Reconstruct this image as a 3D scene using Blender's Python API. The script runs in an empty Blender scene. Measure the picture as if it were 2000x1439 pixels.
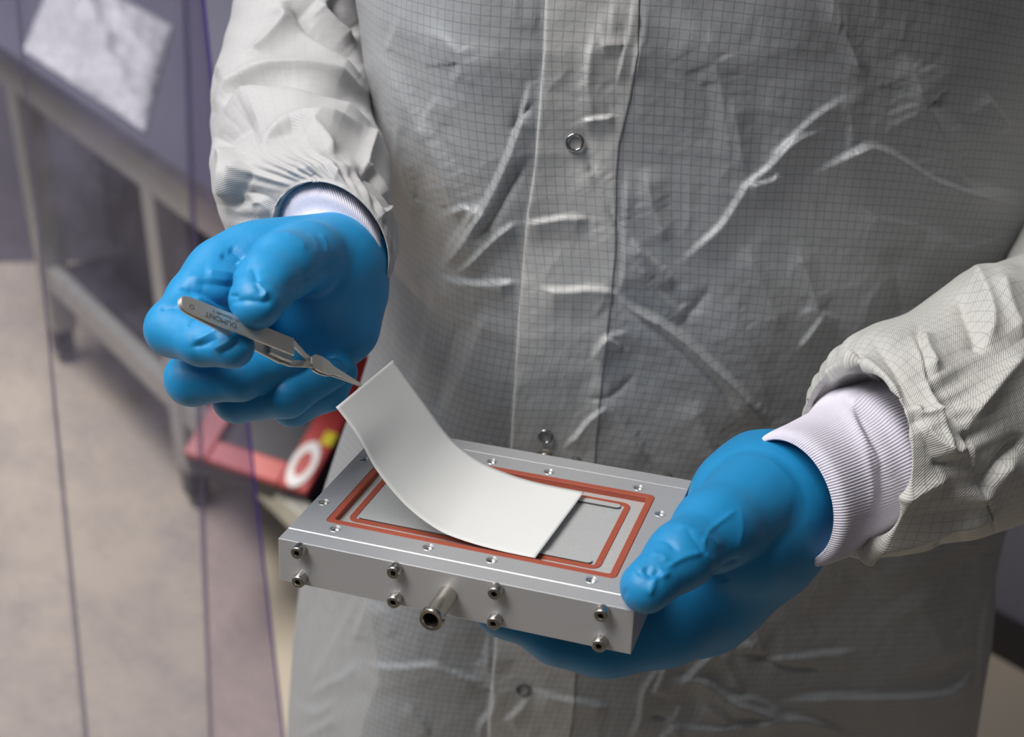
import bpy, bmesh, math, random
import numpy as np
from mathutils import Vector, Matrix

S = bpy.context.scene
COL = S.collection
FPX = 2750.0; CX = 1000.0; CY = 719.5
CAM_H = 1.47; PITCH = math.radians(28)
cp, sp = math.cos(PITCH), math.sin(PITCH)

# ------------------------------------------------------------------ camera
cam_data = bpy.data.cameras.new('camera'); cam = bpy.data.objects.new('camera', cam_data)
COL.objects.link(cam); S.camera = cam
cam.location = (0, 0, CAM_H); cam.rotation_euler = (math.pi/2 - PITCH, 0, 0)
cam_data.sensor_width = 36; cam_data.lens = FPX/2000*36
cam_data.clip_start = 0.05; cam_data.clip_end = 60
cam_data.dof.use_dof = True; cam_data.dof.focus_distance = 0.665; cam_data.dof.aperture_fstop = 8.0

# ------------------------------------------------------------------ world, lights, exposure
w = bpy.data.worlds.new('world'); S.world = w; w.use_nodes = True
w.node_tree.nodes['Background'].inputs[0].default_value = (0.80, 0.78, 0.82, 1)
w.node_tree.nodes['Background'].inputs[1].default_value = 0.13

def area(name, loc, target, size, power, color=(1, 1, 1), size_y=None, spread=180):
    l = bpy.data.lights.new(name, 'AREA'); l.energy = power; l.color = color
    l.shape = 'RECTANGLE'; l.size = size; l.size_y = size_y or size; l.spread = math.radians(spread)
    o = bpy.data.objects.new(name, l); COL.objects.link(o); o.location = loc
    o.rotation_euler = (Vector(target) - Vector(loc)).to_track_quat('-Z', 'Y').to_euler()
    return o
area('ceiling_panel_light', (-0.72, 0.27, 2.40), (-0.25, 0.65, 1.0), 0.6, 15, (1, 0.98, 0.965), 1.2, 95)
area('ceiling_panel_light', (0.7, -0.5, 2.75), (0.3, 0.3, 0.0), 0.6, 1.2, (1, 0.96, 0.90), 1.2)
area('ceiling_panel_light', (-1.4, 2.6, 2.75), (-1.4, 2.6, 0.0), 0.9, 88, (1, 0.97, 0.90), 1.8, 115)
area('cool_side_fill', (-1.9, 0.72, 1.9), (0.0, 0.75, 1.1), 0.7, 9, (0.72, 0.82, 1.0), 1.4)  # added fill, no lamp there: gives the coat's left side its bluish sheen
S.view_settings.view_transform = 'Standard'; S.view_settings.look = 'None'
S.view_settings.gamma = 1; S.view_settings.use_curve_mapping = False
S.view_settings.exposure = -0.54

# ------------------------------------------------------------------ helpers
def C(px, py, z):                      # camera-frame metres (x right, y down, z forward)
    px, py, z = np.broadcast_arrays(*[np.asarray(v, float) for v in (px, py, z)])
    return np.stack([(px - CX)/FPX*z, (py - CY)/FPX*z, z], -1)
def c2w(P):
    P = np.asarray(P, float)
    return np.stack([P[..., 0], P[..., 2]*cp - P[..., 1]*sp, CAM_H - P[..., 2]*sp - P[..., 1]*cp], -1)
def w2c(P):
    P = np.asarray(P, float); z = P[..., 2] - CAM_H
    return np.stack([P[..., 0], -P[..., 1]*sp - z*cp, P[..., 1]*cp - z*sp], -1)
def w2px(P):
    q = w2c(P); zz = np.maximum(q[..., 2], 0.05)
    return np.stack([CX + FPX*q[..., 0]/zz, CY + FPX*q[..., 1]/zz], -1)
def W(px, py, z): return Vector(c2w(C(px, py, z)))
def floor_pt(px, py, h=0.0):
    d = c2w(C(px, py, 1.0)) - np.array([0, 0, CAM_H]); t = (h - CAM_H)/d[2]
    return np.array([0, 0, CAM_H]) + d*t

def tag(o, label=None, cat=None, group=None, kind=None):
    if label: o['label'] = label
    if cat: o['category'] = cat
    if group: o['group'] = group
    if kind: o['kind'] = kind
    return o
def empty(name, loc=(0, 0, 0), mat=None):
    o = bpy.data.objects.new(name, None); COL.objects.link(o); o.empty_display_size = 0.05
    if mat is not None: o.matrix_world = mat
    else: o.location = loc
    return o
def link(name, me, mat, parent=None, smooth=True):
    o = bpy.data.objects.new(name, me); COL.objects.link(o)
    if mat and not me.materials: me.materials.append(mat)
    if smooth and len(me.polygons):
        me.polygons.foreach_set('use_smooth', [True]*len(me.polygons))
    if parent is not None: o.parent = parent
    return o
def mesh_np(name, V, F, mat, parent=None, uv=None, smooth=True):
    me = bpy.data.meshes.new(name)
    V = np.asarray(V, float)
    if parent is not None and parent.type == 'EMPTY' and parent.get('_world'):
        V = V - np.array(parent.location)
    me.from_pydata(V.tolist(), [], F if isinstance(F, list) else F.tolist())
    if uv is not None:
        l = me.uv_layers.new(name='UVMap'); vi = np.zeros(len(me.loops), int)
        me.loops.foreach_get('vertex_index', vi)
        l.data.foreach_set('uv', np.asarray(uv)[vi].ravel())
    me.update()
    return link(name, me, mat, parent, smooth)
def bm_obj(name, bm, mat, parent=None, smooth=False):
    bmesh.ops.recalc_face_normals(bm, faces=bm.faces)
    me = bpy.data.meshes.new(name); bm.to_mesh(me); bm.free()
    o = link(name, me, mat, parent, smooth)
    if smooth: me.set_sharp_from_angle(angle=math.radians(32))
    return o
def add_box(bm, x0, x1, y0, y1, z0, z1, bev=0, M=None, seg=2):
    r = bmesh.ops.create_cube(bm, size=1)
    vs = r['verts']
    for v in vs: v.co = Vector(((x0+x1)/2 + v.co.x*(x1-x0), (y0+y1)/2 + v.co.y*(y1-y0), (z0+z1)/2 + v.co.z*(z1-z0)))
    if bev:
        es = list({e for v in vs for e in v.link_edges})
        g = bmesh.ops.bevel(bm, geom=es, offset=bev, segments=seg, affect='EDGES', profile=0.5)
        vs = list({v for f in g['faces'] for v in f.verts} | {v for v in vs if v.is_valid})
    if M is not None:
        seen = set()
        stack = [v for v in vs if v.is_valid]
        allv = set()
        while stack:
            v = stack.pop()
            if v in allv: continue
            allv.add(v)
            for e in v.link_edges:
                o = e.other_vert(v)
                if o not in allv: stack.append(o)
        for v in allv: v.co = M @ v.co
def lathe(bm, prof, n=32, M=None, hexin=None):
    """profile [(r, h)] round z; closes rings with quads"""
    rings = []
    for (r, h) in prof:
        ring = []
        for k in range(n):
            a = 2*math.pi*k/n; rr = r
            co = Vector((rr*math.cos(a), rr*math.sin(a), h))
            ring.append(bm.verts.new(M @ co if M is not None else co))
        rings.append(ring)
    for i in range(len(rings)-1):
        for k in range(n):
            bm.faces.new((rings[i][k], rings[i][(k+1) % n], rings[i+1][(k+1) % n], rings[i+1][k]))
    return rings

rs = np.random.RandomState(7)
def vnoise(x, y, seed=0):
    g = np.random.RandomState(seed).rand(64, 64)
    xi = np.floor(x).astype(int); yi = np.floor(y).astype(int); fx = x - xi; fy = y - yi
    fx = fx*fx*(3-2*fx); fy = fy*fy*(3-2*fy)
    a = g[xi % 64, yi % 64]; b = g[(xi+1) % 64, yi % 64]; c = g[xi % 64, (yi+1) % 64]; d = g[(xi+1) % 64, (yi+1) % 64]
    return (a*(1-fx)+b*fx)*(1-fy) + (c*(1-fx)+d*fx)*fy - 0.5
def strokes(px, pts_list, ga=1.0, gw=1.0, facet=False):
    """height field (metres) at pixels px from a list of creases: (polyline, height_mm, width_left_px, width_right_px)"""
    H = np.zeros(len(px))
    for (pl, h, wl, wr) in pl_iter(pts_list):
        h *= ga; wl *= gw; wr *= gw
        P = np.array(pl, float); rad = (9 if facet else 4.5)*max(wl, wr)
        lo = P.min(0) - rad; hi = P.max(0) + rad
        idx = np.where((px[:, 0] > lo[0]) & (px[:, 0] < hi[0]) & (px[:, 1] > lo[1]) & (px[:, 1] < hi[1]))[0]
        if not len(idx): continue
        q = px[idx]; best = np.full(len(idx), 1e9); side = np.zeros(len(idx)); tt = np.zeros(len(idx))
        seg = np.linalg.norm(np.diff(P, axis=0), axis=1); tot = seg.sum(); acc = 0
        for i in range(len(P)-1):
            a = P[i]; d = P[i+1]-a; L2 = d@d
            t = np.clip(((q-a)@d)/L2, 0, 1); r = q - a - t[:, None]*d
            dist = np.hypot(r[:, 0], r[:, 1]); m = dist < best
            best[m] = dist[m]; side[m] = (-(0.30*r[m, 0]+0.95*r[m, 1]) if facet else d[0]*r[m, 1] - d[1]*r[m, 0]); tt[m] = (acc + t[m]*seg[i])/tot
            acc += seg[i]
        if facet and h > 0:
            up = min(wl, wr)*0.55; dn = max(wl, wr)*3.2
            sn = np.clip(side/np.maximum(best, 1e-6)*3, -1, 1)*0.5+0.5
            ww = dn + (up-dn)*sn
            taper = np.clip(np.minimum(tt, 1-tt)*5 + 0.12, 0, 1); x = best/ww
            H[idx] += h*0.001*taper*np.clip(1-x/2.1, 0, 1)**1.35
            continue
        ww = np.where(side > 0, wr, wl)
        taper = np.clip(np.minimum(tt, 1-tt)*5 + 0.12, 0, 1)
        x = best/ww
        H[idx] += h*0.001*taper*(np.exp(-(np.sqrt(x*x+0.04)-0.2)))*np.clip(4.5-x, 0, 1)
    return H
def pl_iter(l):
    for s in l:
        pl = s[0]
        # smooth subdivision of the polyline
        if len(pl) > 2:
            P = np.array(pl, float); out = []
            for i in range(len(P)-1):
                p0 = P[max(i-1, 0)]; p1 = P[i]; p2 = P[i+1]; p3 = P[min(i+2, len(P)-1)]
                for t in (0, .33, .66):
                    out.append(0.5*((2*p1)+(-p0+p2)*t+(2*p0-5*p1+4*p2-p3)*t*t+(-p0+3*p1-3*p2+p3)*t**3))
            out.append(P[-1]); pl = out
        yield (pl,) + tuple(s[1:])
def vnormals(V, F):
    F = np.asarray(F); a = V[F[:, 0]]; b = V[F[:, 1]]; c = V[F[:, 2]]; d = V[F[:, 3]]
    n = np.cross(c-a, d-b); N = np.zeros_like(V)
    for k in range(4):
        for j in range(3): N[:, j] += np.bincount(F[:, k], n[:, j], len(V))
    return N/np.maximum(np.linalg.norm(N, axis=1), 1e-12)[:, None]
def grid_faces(nr, nc, close=False, off=0):
    j = np.arange(nc if close else nc-1); i = np.arange(nr-1)
    I, J = np.meshgrid(i, j, indexing='ij'); J2 = (J+1) % nc
    return np.stack([I*nc+J, I*nc+J2, (I+1)*nc+J2, (I+1)*nc+J], -1).reshape(-1, 4) + off
def crom(P, m):
    P = np.asarray(P, float); out = []
    for i in range(len(P)-1):
        p0 = P[max(i-1, 0)]; p1 = P[i]; p2 = P[i+1]; p3 = P[min(i+2, len(P)-1)]
        for k in range(m):
            t = k/m
            out.append(0.5*((2*p1)+(-p0+p2)*t+(2*p0-5*p1+4*p2-p3)*t*t+(-p0+3*p1-3*p2+p3)*t**3))
    out.append(P[-1]); return np.array(out)

# ------------------------------------------------------------------ materials
def newmat(name):
    m = bpy.data.materials.new(name); m.use_nodes = True
    nt = m.node_tree; b = nt.nodes['Principled BSDF']; return m, nt, b
def setp(b, **k):
    names = dict(col='Base Color', rough='Roughness', metal='Metallic', spec='Specular IOR Level', trans='Transmission Weight',
                 sheen='Sheen Weight', aniso='Anisotropic', coat='Coat Weight', sss='Subsurface Weight', alpha='Alpha')
    for a, v in k.items():
        b.inputs[names[a]].default_value = (*v, 1) if isinstance(v, tuple) else v
def noise_bump(nt, b, scale, strength, dist=0.001, detail=4, coord='Object', stretch=None, extra=None):
    tc = nt.nodes.new('ShaderNodeTexCoord'); n = nt.nodes.new('ShaderNodeTexNoise'); bp = nt.nodes.new('ShaderNodeBump')
    n.inputs['Scale'].default_value = scale; n.inputs['Detail'].default_value = detail
    src = tc.outputs[coord]
    if stretch:
        mp = nt.nodes.new('ShaderNodeMapping'); mp.inputs['Scale'].default_value = stretch
        nt.links.new(src, mp.inputs[0]); src = mp.outputs[0]
    nt.links.new(src, n.inputs['Vector']); nt.links.new(n.outputs['Fac'], bp.inputs['Height'])
    bp.inputs['Strength'].default_value = strength; bp.inputs['Distance'].default_value = dist
    nt.links.new(bp.outputs[0], b.inputs['Normal']); return n, bp
def simple(name, col, rough=0.5, metal=0, spec=0.5, bump=None, var=0.0, vscale=20, **k):
    m, nt, b = newmat(name); setp(b, col=col, rough=rough, metal=metal, spec=spec, **k)
    if var:
        tc = nt.nodes.new('ShaderNodeTexCoord'); n = nt.nodes.new('ShaderNodeTexNoise'); r = nt.nodes.new('ShaderNodeValToRGB')
        n.inputs['Scale'].default_value = vscale; n.inputs['Detail'].default_value = 5
        nt.links.new(tc.outputs['Object'], n.inputs['Vector']); nt.links.new(n.outputs['Fac'], r.inputs[0])
        r.color_ramp.elements[0].position = 0.3; r.color_ramp.elements[1].position = 0.7
        r.color_ramp.elements[0].color = (*[c*(1-var) for c in col], 1); r.color_ramp.elements[1].color = (*[min(1, c*(1+var)) for c in col], 1)
        nt.links.new(r.outputs[0], b.inputs['Base Color'])
    if bump: noise_bump(nt, b, *bump)
    return m
def math_node(nt, op, a, b=None, clamp=False):
    n = nt.nodes.new('ShaderNodeMath'); n.operation = op; n.use_clamp = clamp
    for i, v in enumerate((a, b)):
        if v is None: continue
        if isinstance(v, (int, float)): n.inputs[i].default_value = v
        else: nt.links.new(v, n.inputs[i])
    return n.outputs[0]
def cloth_mat(name, col, linecol, pitch=0.005, lw=0.075, dash=True, rough=0.5, lam=0.5, twill=0.3, trans=0.0):
    """woven polyester with a dashed anti-static thread grid on UVs in metres"""
    m, nt, b = newmat(name); setp(b, rough=rough, spec=0.5, sheen=0.15)
    uv = nt.nodes.new('ShaderNodeUVMap'); sx = nt.nodes.new('ShaderNodeSeparateXYZ'); nt.links.new(uv.outputs[0], sx.inputs[0])
    def line(c, other):
        s = math_node(nt, 'MULTIPLY', c, 1/pitch); fr = math_node(nt, 'FRACT', s)
        d = math_node(nt, 'ABSOLUTE', math_node(nt, 'SUBTRACT', fr, 0.5))
        l = math_node(nt, 'SUBTRACT', 1.0, math_node(nt, 'MULTIPLY', d, 1/lw), clamp=True)
        l = math_node(nt, 'POWER', l, 0.6)
        if dash:
            dd = math_node(nt, 'FRACT', math_node(nt, 'MULTIPLY', other, 1/0.0011))
            dd = math_node(nt, 'GREATER_THAN', dd, 0.35)
            dd = math_node(nt, 'ADD', math_node(nt, 'MULTIPLY', dd, 0.45), 0.55)
            l = math_node(nt, 'MULTIPLY', l, dd)
        return l
    l = math_node(nt, 'MAXIMUM', line(sx.outputs[0], sx.outputs[1]), line(sx.outputs[1], sx.outputs[0]))
    mix = nt.nodes.new('ShaderNodeMix'); mix.data_type = 'RGBA'
    mix.inputs['A'].default_value = (*col, 1); mix.inputs['B'].default_value = (*linecol, 1)
    nt.links.new(math_node(nt, 'MULTIPLY', l, lam), mix.inputs['Factor'])
    nt.links.new(mix.outputs['Result'], b.inputs['Base Color'])
    # twill ribs + fine crumple
    wv = nt.nodes.new('ShaderNodeTexWave'); wv.inputs['Scale'].default_value = 420; wv.wave_type = 'BANDS'; wv.bands_direction = 'DIAGONAL'
    nt.links.new(uv.outputs[0], wv.inputs['Vector'])
    ns = nt.nodes.new('ShaderNodeTexNoise'); ns.inputs['Scale'].default_value = 60; ns.inputs['Detail'].default_value = 5
    nt.links.new(uv.outputs[0], ns.inputs['Vector'])
    h = math_node(nt, 'ADD', math_node(nt, 'MULTIPLY', wv.outputs['Fac'], 0.00012*twill), math_node(nt, 'MULTIPLY', ns.outputs['Fac'], 0.0011))
    bp = nt.nodes.new('ShaderNodeBump'); bp.inputs['Strength'].default_value = 1.0; bp.inputs['Distance'].default_value = 1.0
    nt.links.new(h, bp.inputs['Height']); nt.links.new(bp.outputs[0], b.inputs['Normal'])
    return m

M_coat = cloth_mat('coat_fabric', (0.32, 0.33, 0.34), (0.08, 0.09, 0.10), rough=0.40, lam=0.55)
M_placket = cloth_mat('placket_fabric', (0.50, 0.50, 0.49), (0.13, 0.14, 0.15), rough=0.42, lam=0.52)
M_sleeve = cloth_mat('sleeve_fabric', (0.44, 0.435, 0.435), (0.30, 0.29, 0.27), lam=0.2, rough=0.55, twill=0.6)
M_sleeve2 = cloth_mat('sleeve_twill', (0.62, 0.61, 0.575), (0.20, 0.19, 0.17), lam=0.6, rough=0.6, twill=1.2, lw=0.05)
def glove_mat():
    m, nt, b = newmat('nitrile'); setp(b, col=(0.014, 0.25, 0.53), rough=0.47, spec=0.42)
    n, bp = noise_bump(nt, b, 900, 0.25, 0.0002, 3)
    n2 = nt.nodes.new('ShaderNodeTexNoise'); n2.inputs['Scale'].default_value = 90; n2.inputs['Detail'].default_value = 3
    tc = nt.nodes.new('ShaderNodeTexCoord'); nt.links.new(tc.outputs['Object'], n2.inputs['Vector'])
    b2 = nt.nodes.new('ShaderNodeBump'); b2.inputs['Strength'].default_value = 0.3; b2.inputs['Distance'].default_value = 0.0012
    nt.links.new(n2.outputs['Fac'], b2.inputs['Height']); nt.links.new(b2.outputs[0], bp.inputs['Normal'])
    return m
M_glove = glove_mat()
M_knit = simple('knit', (0.74, 0.71, 0.80), 0.85, spec=0.2, bump=(1500, 0.3, 0.0003))
M_alu = None
def alu_mat(name, col, rough, metal, grain=0.25):
    m, nt, b = newmat(name); setp(b, col=col, rough=rough, metal=metal)
    tc = nt.nodes.new('ShaderNodeTexCoord'); n = nt.nodes.new('ShaderNodeTexNoise'); n.inputs['Scale'].default_value = 2500; n.inputs['Detail'].default_value = 2
    nt.links.new(tc.outputs['Object'], n.inputs['Vector'])
    r = nt.nodes.new('ShaderNodeValToRGB'); nt.links.new(n.outputs['Fac'], r.inputs[0])
    r.color_ramp.elements[0].position = 0.3; r.color_ramp.elements[1].position = 0.7
    r.color_ramp.elements[0].color = (*[c*(1-grain) for c in col], 1); r.color_ramp.elements[1].color = (*[min(1, c*(1+grain)) for c in col], 1)
    nt.links.new(r.outputs[0], b.inputs['Base Color'])
    bp = nt.nodes.new('ShaderNodeBump'); bp.inputs['Strength'].default_value = 0.15; bp.inputs['Distance'].default_value = 0.0002
    nt.links.new(n.outputs['Fac'], bp.inputs['Height']); nt.links.new(bp.outputs[0], b.inputs['Normal'])
    return m
M_alu = alu_mat('bead_blasted_aluminium', (0.62, 0.62, 0.63), 0.40, 0.6, 0.12)
M_alu2 = alu_mat('pan_aluminium', (0.60, 0.61, 0.60), 0.42, 0.4, 0.10)
M_steel = simple('screw_steel', (0.50, 0.48, 0.44), 0.28, 1.0)
M_chrome = simple('polished_steel', (0.75, 0.75, 0.75), 0.32, 1.0)
M_nickel = simple('nickel_plating', (0.62, 0.58, 0.50), 0.24, 1.0)
M_tweez = simple('tweezer_steel', (0.72, 0.69, 0.63), 0.40, 0.75, bump=(1800, 0.12, 0.0002))
M_dark = simple('dark_hole', (0.012, 0.009, 0.008), 0.6)
M_slot = simple('slot_dark', (0.07, 0.075, 0.07), 0.6)
M_gasket = simple('gasket_rubber', (0.35, 0.080, 0.048), 0.6, spec=0.3, var=0.08, vscale=900)
M_gasket2 = simple('inner_gasket_rubber', (0.35, 0.080, 0.048), 0.6, spec=0.3, var=0.08, vscale=900)
M_paper = simple('white_sheet', (0.74, 0.74, 0.715), 0.75, spec=0.25, bump=(60, 0.05, 0.0006))
M_etch = simple('etched_letters', (0.10, 0.085, 0.07), 0.6, metal=0.3)
M_snap = simple('snap_steel', (0.42, 0.42, 0.42), 0.22, 1.0)
M_snapc = simple('covered_snap', (0.18, 0.18, 0.18), 0.6, 0.2)
M_floor = simple('vinyl_floor', (0.53, 0.46, 0.37), 0.45, var=0.06, vscale=2.5)
M_wall = simple('wall_paint', (0.17, 0.165, 0.21), 0.7, var=0.1, vscale=3)
M_wallr = simple('right_wall_paint', (0.16, 0.16, 0.20), 0.7)
M_skirt = simple('skirting_vinyl', (0.025, 0.02, 0.025), 0.5)
M_bench = simple('bench_steel', (0.46, 0.46, 0.42), 0.4, metal=0.3, var=0.1, vscale=6)
M_btop = simple('dark_bench_top', (0.10, 0.10, 0.14), 0.3, spec=0.6)
M_caster = simple('caster_rubber', (0.03, 0.03, 0.04), 0.5)
M_crate = simple('dark_crate', (0.035, 0.033, 0.045), 0.6, var=0.4, vscale=9)
M_bag = simple('clear_bag_film', (0.62, 0.62, 0.65), 0.3, bump=(25, 1.0, 0.02))
M_red = simple('red_enamel', (0.48, 0.04, 0.04), 0.4)
M_yel = simple('yellow_sticker', (0.80, 0.66, 0.02), 0.5)
M_whi = simple('white_print', (0.85, 0.83, 0.83), 0.5)
M_edge = simple('strip_edge_pale', (0.22, 0.20, 0.30), 0.3)
M_purp = simple('strip_edge', (0.10, 0.045, 0.38), 0.3)

# ------------------------------------------------------------------ setting
floor = bm_obj('floor', (lambda b: (add_box(b, -4, 4, -3, 5.0, -0.05, 0.0), b)[1])(bmesh.new()), M_floor); tag(floor, kind='structure')
bw = bm_obj('wall_back', (lambda b: (add_box(b, -4, 1.6, 3.35, 3.45, 0, 2.8), b)[1])(bmesh.new()), M_wall); tag(bw, kind='structure')
# right wall through two points of the skirting foot
q0 = floor_pt(1937, 1277); q1 = floor_pt(2000, 1312)
d = (q1-q0)/np.linalg.norm(q1-q0); e0 = q0 - d*1.6; L = 3.6
ang = math.atan2(d[1], d[0]); MW = Matrix.Translation(Vector(e0)) @ Matrix.Rotation(ang, 4, 'Z')
def wbox(name, x0, x1, y0, y1, z0, z1, mat):
    b = bmesh.new(); add_box(b, x0, x1, y0, y1, z0, z1); o = bm_obj(name, b, mat); o.matrix_world = MW; return tag(o, kind='structure')
wbox('wall_right', 0, L, 0.012, 0.11, 0, 2.8, M_wallr)
wbox('baseboard_right', 0, L, 0, 0.012, 0, 0.075, M_skirt)

# ------------------------------------------------------------------ bench behind the curtain
gA = floor_pt(112, 705); gB = floor_pt(368, 985)        # feet
bd = (gB-gA)/np.linalg.norm(gB-gA); Lb = np.linalg.norm(gB-gA)
bench = empty('steel_bench', mat=Matrix.Translation(Vector(gA)) @ Matrix.Rotation(math.atan2(bd[1], bd[0]), 4, 'Z'))
tag(bench, 'pale steel workbench on casters seen blurred through the plastic curtain', 'workbench')
TB = 0.70; DEP = 0.60
def bpart(name, x0, x1, y0, y1, z0, z1, mat=M_bench, bev=0.003, par=None):
    b = bmesh.new(); add_box(b, x0, x1, y0, y1, z0, z1, bev); return bm_obj(name, b, mat, par or bench)
bpart('bench_top', -0.35, Lb+1.0, -0.02, DEP, TB, TB+0.03, M_btop)
bpart('top_rail', -0.35, Lb+1.0, -0.002, 0.03, TB-0.075, TB-0.001)
bpart('shelf_rail', 0.03, Lb+1.0, -0.0, 0.03, 0.19, 0.24)
bpart('shelf_rail', 0.03, Lb+1.0, DEP-0.05, DEP-0.02, 0.19, 0.24)
bpart('lower_shelf', 0.0, Lb+1.0, 0.031, DEP-0.051, 0.21, 0.22, M_crate)
def caster(par, x, y):
    b = bmesh.new()
    lathe(b, [(0.001, -0.011), (0.028, -0.011), (0.032, -0.006), (0.032, 0.006), (0.028, 0.011), (0.001, 0.011)], 20,
          Matrix.Translation((x, y, 0.0325)) @ Matrix.Rotation(math.pi/2, 4, 'X'))
    bm_obj('caster_wheel', b, M_caster, par, True)
    b = bmesh.new(); add_box(b, x-0.02, x+0.02, y-0.02, y-0.013, 0.02, 0.075, 0.001); add_box(b, x-0.02, x+0.02, y+0.013, y+0.02, 0.02, 0.075, 0.001)
    add_box(b, x-0.022, x+0.022, y-0.022, y+0.022, 0.07, 0.08, 0.001); bm_obj('caster_fork', b, M_caster, par)
for x in (0.0, Lb, Lb+0.9):
    for y in (0.0, DEP-0.05):
        lg = bpart('leg', x-0.028, x+0.028, y-0.004, y+0.050, 0.08, TB-0.061)
        caster(lg, x, y+0.02)
# dark crate on the lower shelf, film added on the top for its bright highlight, red case further along
cr = empty('storage_crate', mat=bench.matrix_world @ Matrix.Translation((0.27, 0.12, 0.22)))
tag(cr, 'dark storage crate on the lower shelf of the bench, behind the curtain', 'crate')
b = bmesh.new(); add_box(b, -0.17, 0.17, 0, 0.33, 0, 0.30, 0.012); bm_obj('crate_body', b, M_crate, cr)
b = bmesh.new(); add_box(b, -0.18, 0.18, -0.01, 0.34, 0.301, 0.325, 0.008); bm_obj('crate_lid', b, M_crate, cr)
n = 60; u = np.linspace(0, 1, n); U_, V_ = np.meshgrid(u, u, indexing='ij')
Mi = np.array(bench.matrix_world.inverted())
bc = [(Mi @ np.r_[floor_pt(a, b_, TB+0.04), 1])[:2] for a, b_ in ((8, 98), (225, 262), (335, 45), (110, -70))]
bc = [np.array([p[0], min(max(p[1], 0.0), DEP-0.03)]) for p in bc]
XY = [(1-U_)*(1-V_)*bc[0][k]+U_*(1-V_)*bc[1][k]+U_*V_*bc[2][k]+(1-U_)*V_*bc[3][k] for k in (0, 1)]; X, Y = XY
Z = TB+0.034 + 0.05*np.clip(np.sin(U_*np.pi)*np.sin(V_*np.pi), 0, 1)**0.5*(0.8+0.6*vnoise(U_*5, V_*5, 3)) + 0.02*vnoise(U_*14, V_*14, 4)*np.sin(U_*np.pi)*np.sin(V_*np.pi)
bag = mesh_np('highlight_bag', np.stack([X, Y, Z], -1).reshape(-1, 3), grid_faces(n, n), M_bag); bag.matrix_world = bench.matrix_world.copy()
tag(bag, 'crumpled whitish plastic bag added for the bright highlight on the bench top behind the curtain', 'bag')

# ------------------------------------------------------------------ red case standing on the lower shelf
def frame_cam(origin, xdir, ydir):          # object frame from two world directions
    x = Vector(xdir).normalized(); z = x.cross(Vector(ydir)).normalized(); y = z.cross(x)
    M = Matrix((x, y, z)).transposed().to_4x4(); M.translation = origin; return M
pO = Vector(floor_pt(600, 970, 0.25)); zc0 = float(w2c(np.array(pO))[2])
pX = W(690, 804, zc0+0.10); pY = W(480, 870, zc0+0.06)
cM = frame_cam(pO, pX-pO, pY-pO)
case = empty('instrument_case', mat=cM); tag(case, 'red framed case with white ring and yellow sticker, blurred behind the plate', 'case')
LX = 0.30; LY = 0.22
b = bmesh.new(); add_box(b, 0, LX, 0, LY, -0.05, 0, 0.006); bm_obj('case_body', b, M_crate, case)
b = bmesh.new(); t_ = 0.042
for (x0, x1, y0, y1) in ((0, LX, 0, 0.050), (0, 0.042, 0.050, LY-t_), (LX-t_, LX, 0.050, LY-t_), (0, LX, LY-t_, LY)):
    add_box(b, x0, x1, y0, y1, 0, 0.012, 0.003)
bm_obj('case_rim', b, M_red, case)
b = bmesh.new(); RX = Matrix.Translation((0.046, 0.027, 0.0122)) @ Matrix.Diagonal((1.85, 0.85, 1, 1))
lathe(b, [(0.0135, 0), (0.0135, 0.003), (0.0245, 0.003), (0.0245, 0)], 40, RX); bm_obj('ring_mark', b, M_whi, case, True)
b = bmesh.new(); lathe(b, [(0.0001, 0.002), (0.0135, 0.002), (0.0135, 0)], 40, RX); bm_obj('ring_centre', b, M_red, case)
b = bmesh.new(); add_box(b, 0.092, 0.118, 0.0, 0.020, 0.0122, 0.014, 0.0005); bm_obj('sticker', b, M_yel, case)

# ------------------------------------------------------------------ plastic strip curtain
def curtain_mat(name, tint, haze, dens):
    m = bpy.data.materials.new(name); m.use_nodes = True; nt = m.node_tree; nt.nodes.clear()
    out = nt.nodes.new('ShaderNodeOutputMaterial'); tr = nt.nodes.new('ShaderNodeBsdfTransparent'); tr.inputs[0].default_value = (*tint, 1)
    df = nt.nodes.new('ShaderNodeBsdfDiffuse'); df.inputs[0].default_value = (*haze, 1)
    tl = nt.nodes.new('ShaderNodeBsdfTranslucent'); tl.inputs[0].default_value = (*haze, 1)
    ad = nt.nodes.new('ShaderNodeMixShader'); ad.inputs[0].default_value = 0.5; nt.links.new(df.outputs[0], ad.inputs[1]); nt.links.new(tl.outputs[0], ad.inputs[2])
    gl = nt.nodes.new('ShaderNodeBsdfGlossy'); gl.inputs['Roughness'].default_value = 0.25
    tc = nt.nodes.new('ShaderNodeTexCoord'); n1 = nt.nodes.new('ShaderNodeTexNoise'); n1.inputs['Scale'].default_value = 9; n1.inputs['Detail'].default_value = 7
    n1.inputs['Roughness'].default_value = 0.65
    nt.links.new(tc.outputs['Object'], n1.inputs['Vector'])
    f = math_node(nt, 'ADD', math_node(nt, 'MULTIPLY', math_node(nt, 'SUBTRACT', n1.outputs['Fac'], 0.40, clamp=True), dens*5), dens*0.5)
    mx = nt.nodes.new('ShaderNodeMixShader'); nt.links.new(f, mx.inputs[0]); nt.links.new(tr.outputs[0], mx.inputs[1]); nt.links.new(ad.outputs[0], mx.inputs[2])
    mg = nt.nodes.new('ShaderNodeMixShader'); mg.inputs[0].default_value = 0.03; nt.links.new(mx.outputs[0], mg.inputs[1]); nt.links.new(gl.outputs[0], mg.inputs[2])
    nt.links.new(mg.outputs[0], out.inputs[0]); return m
M_cur1 = curtain_mat('clear_pvc', (0.82, 0.82, 0.87), (0.43, 0.41, 0.53), 0.16)
M_cur2 = curtain_mat('purple_pvc', (0.79, 0.76, 0.84), (0.41, 0.38, 0.50), 0.14)
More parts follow.
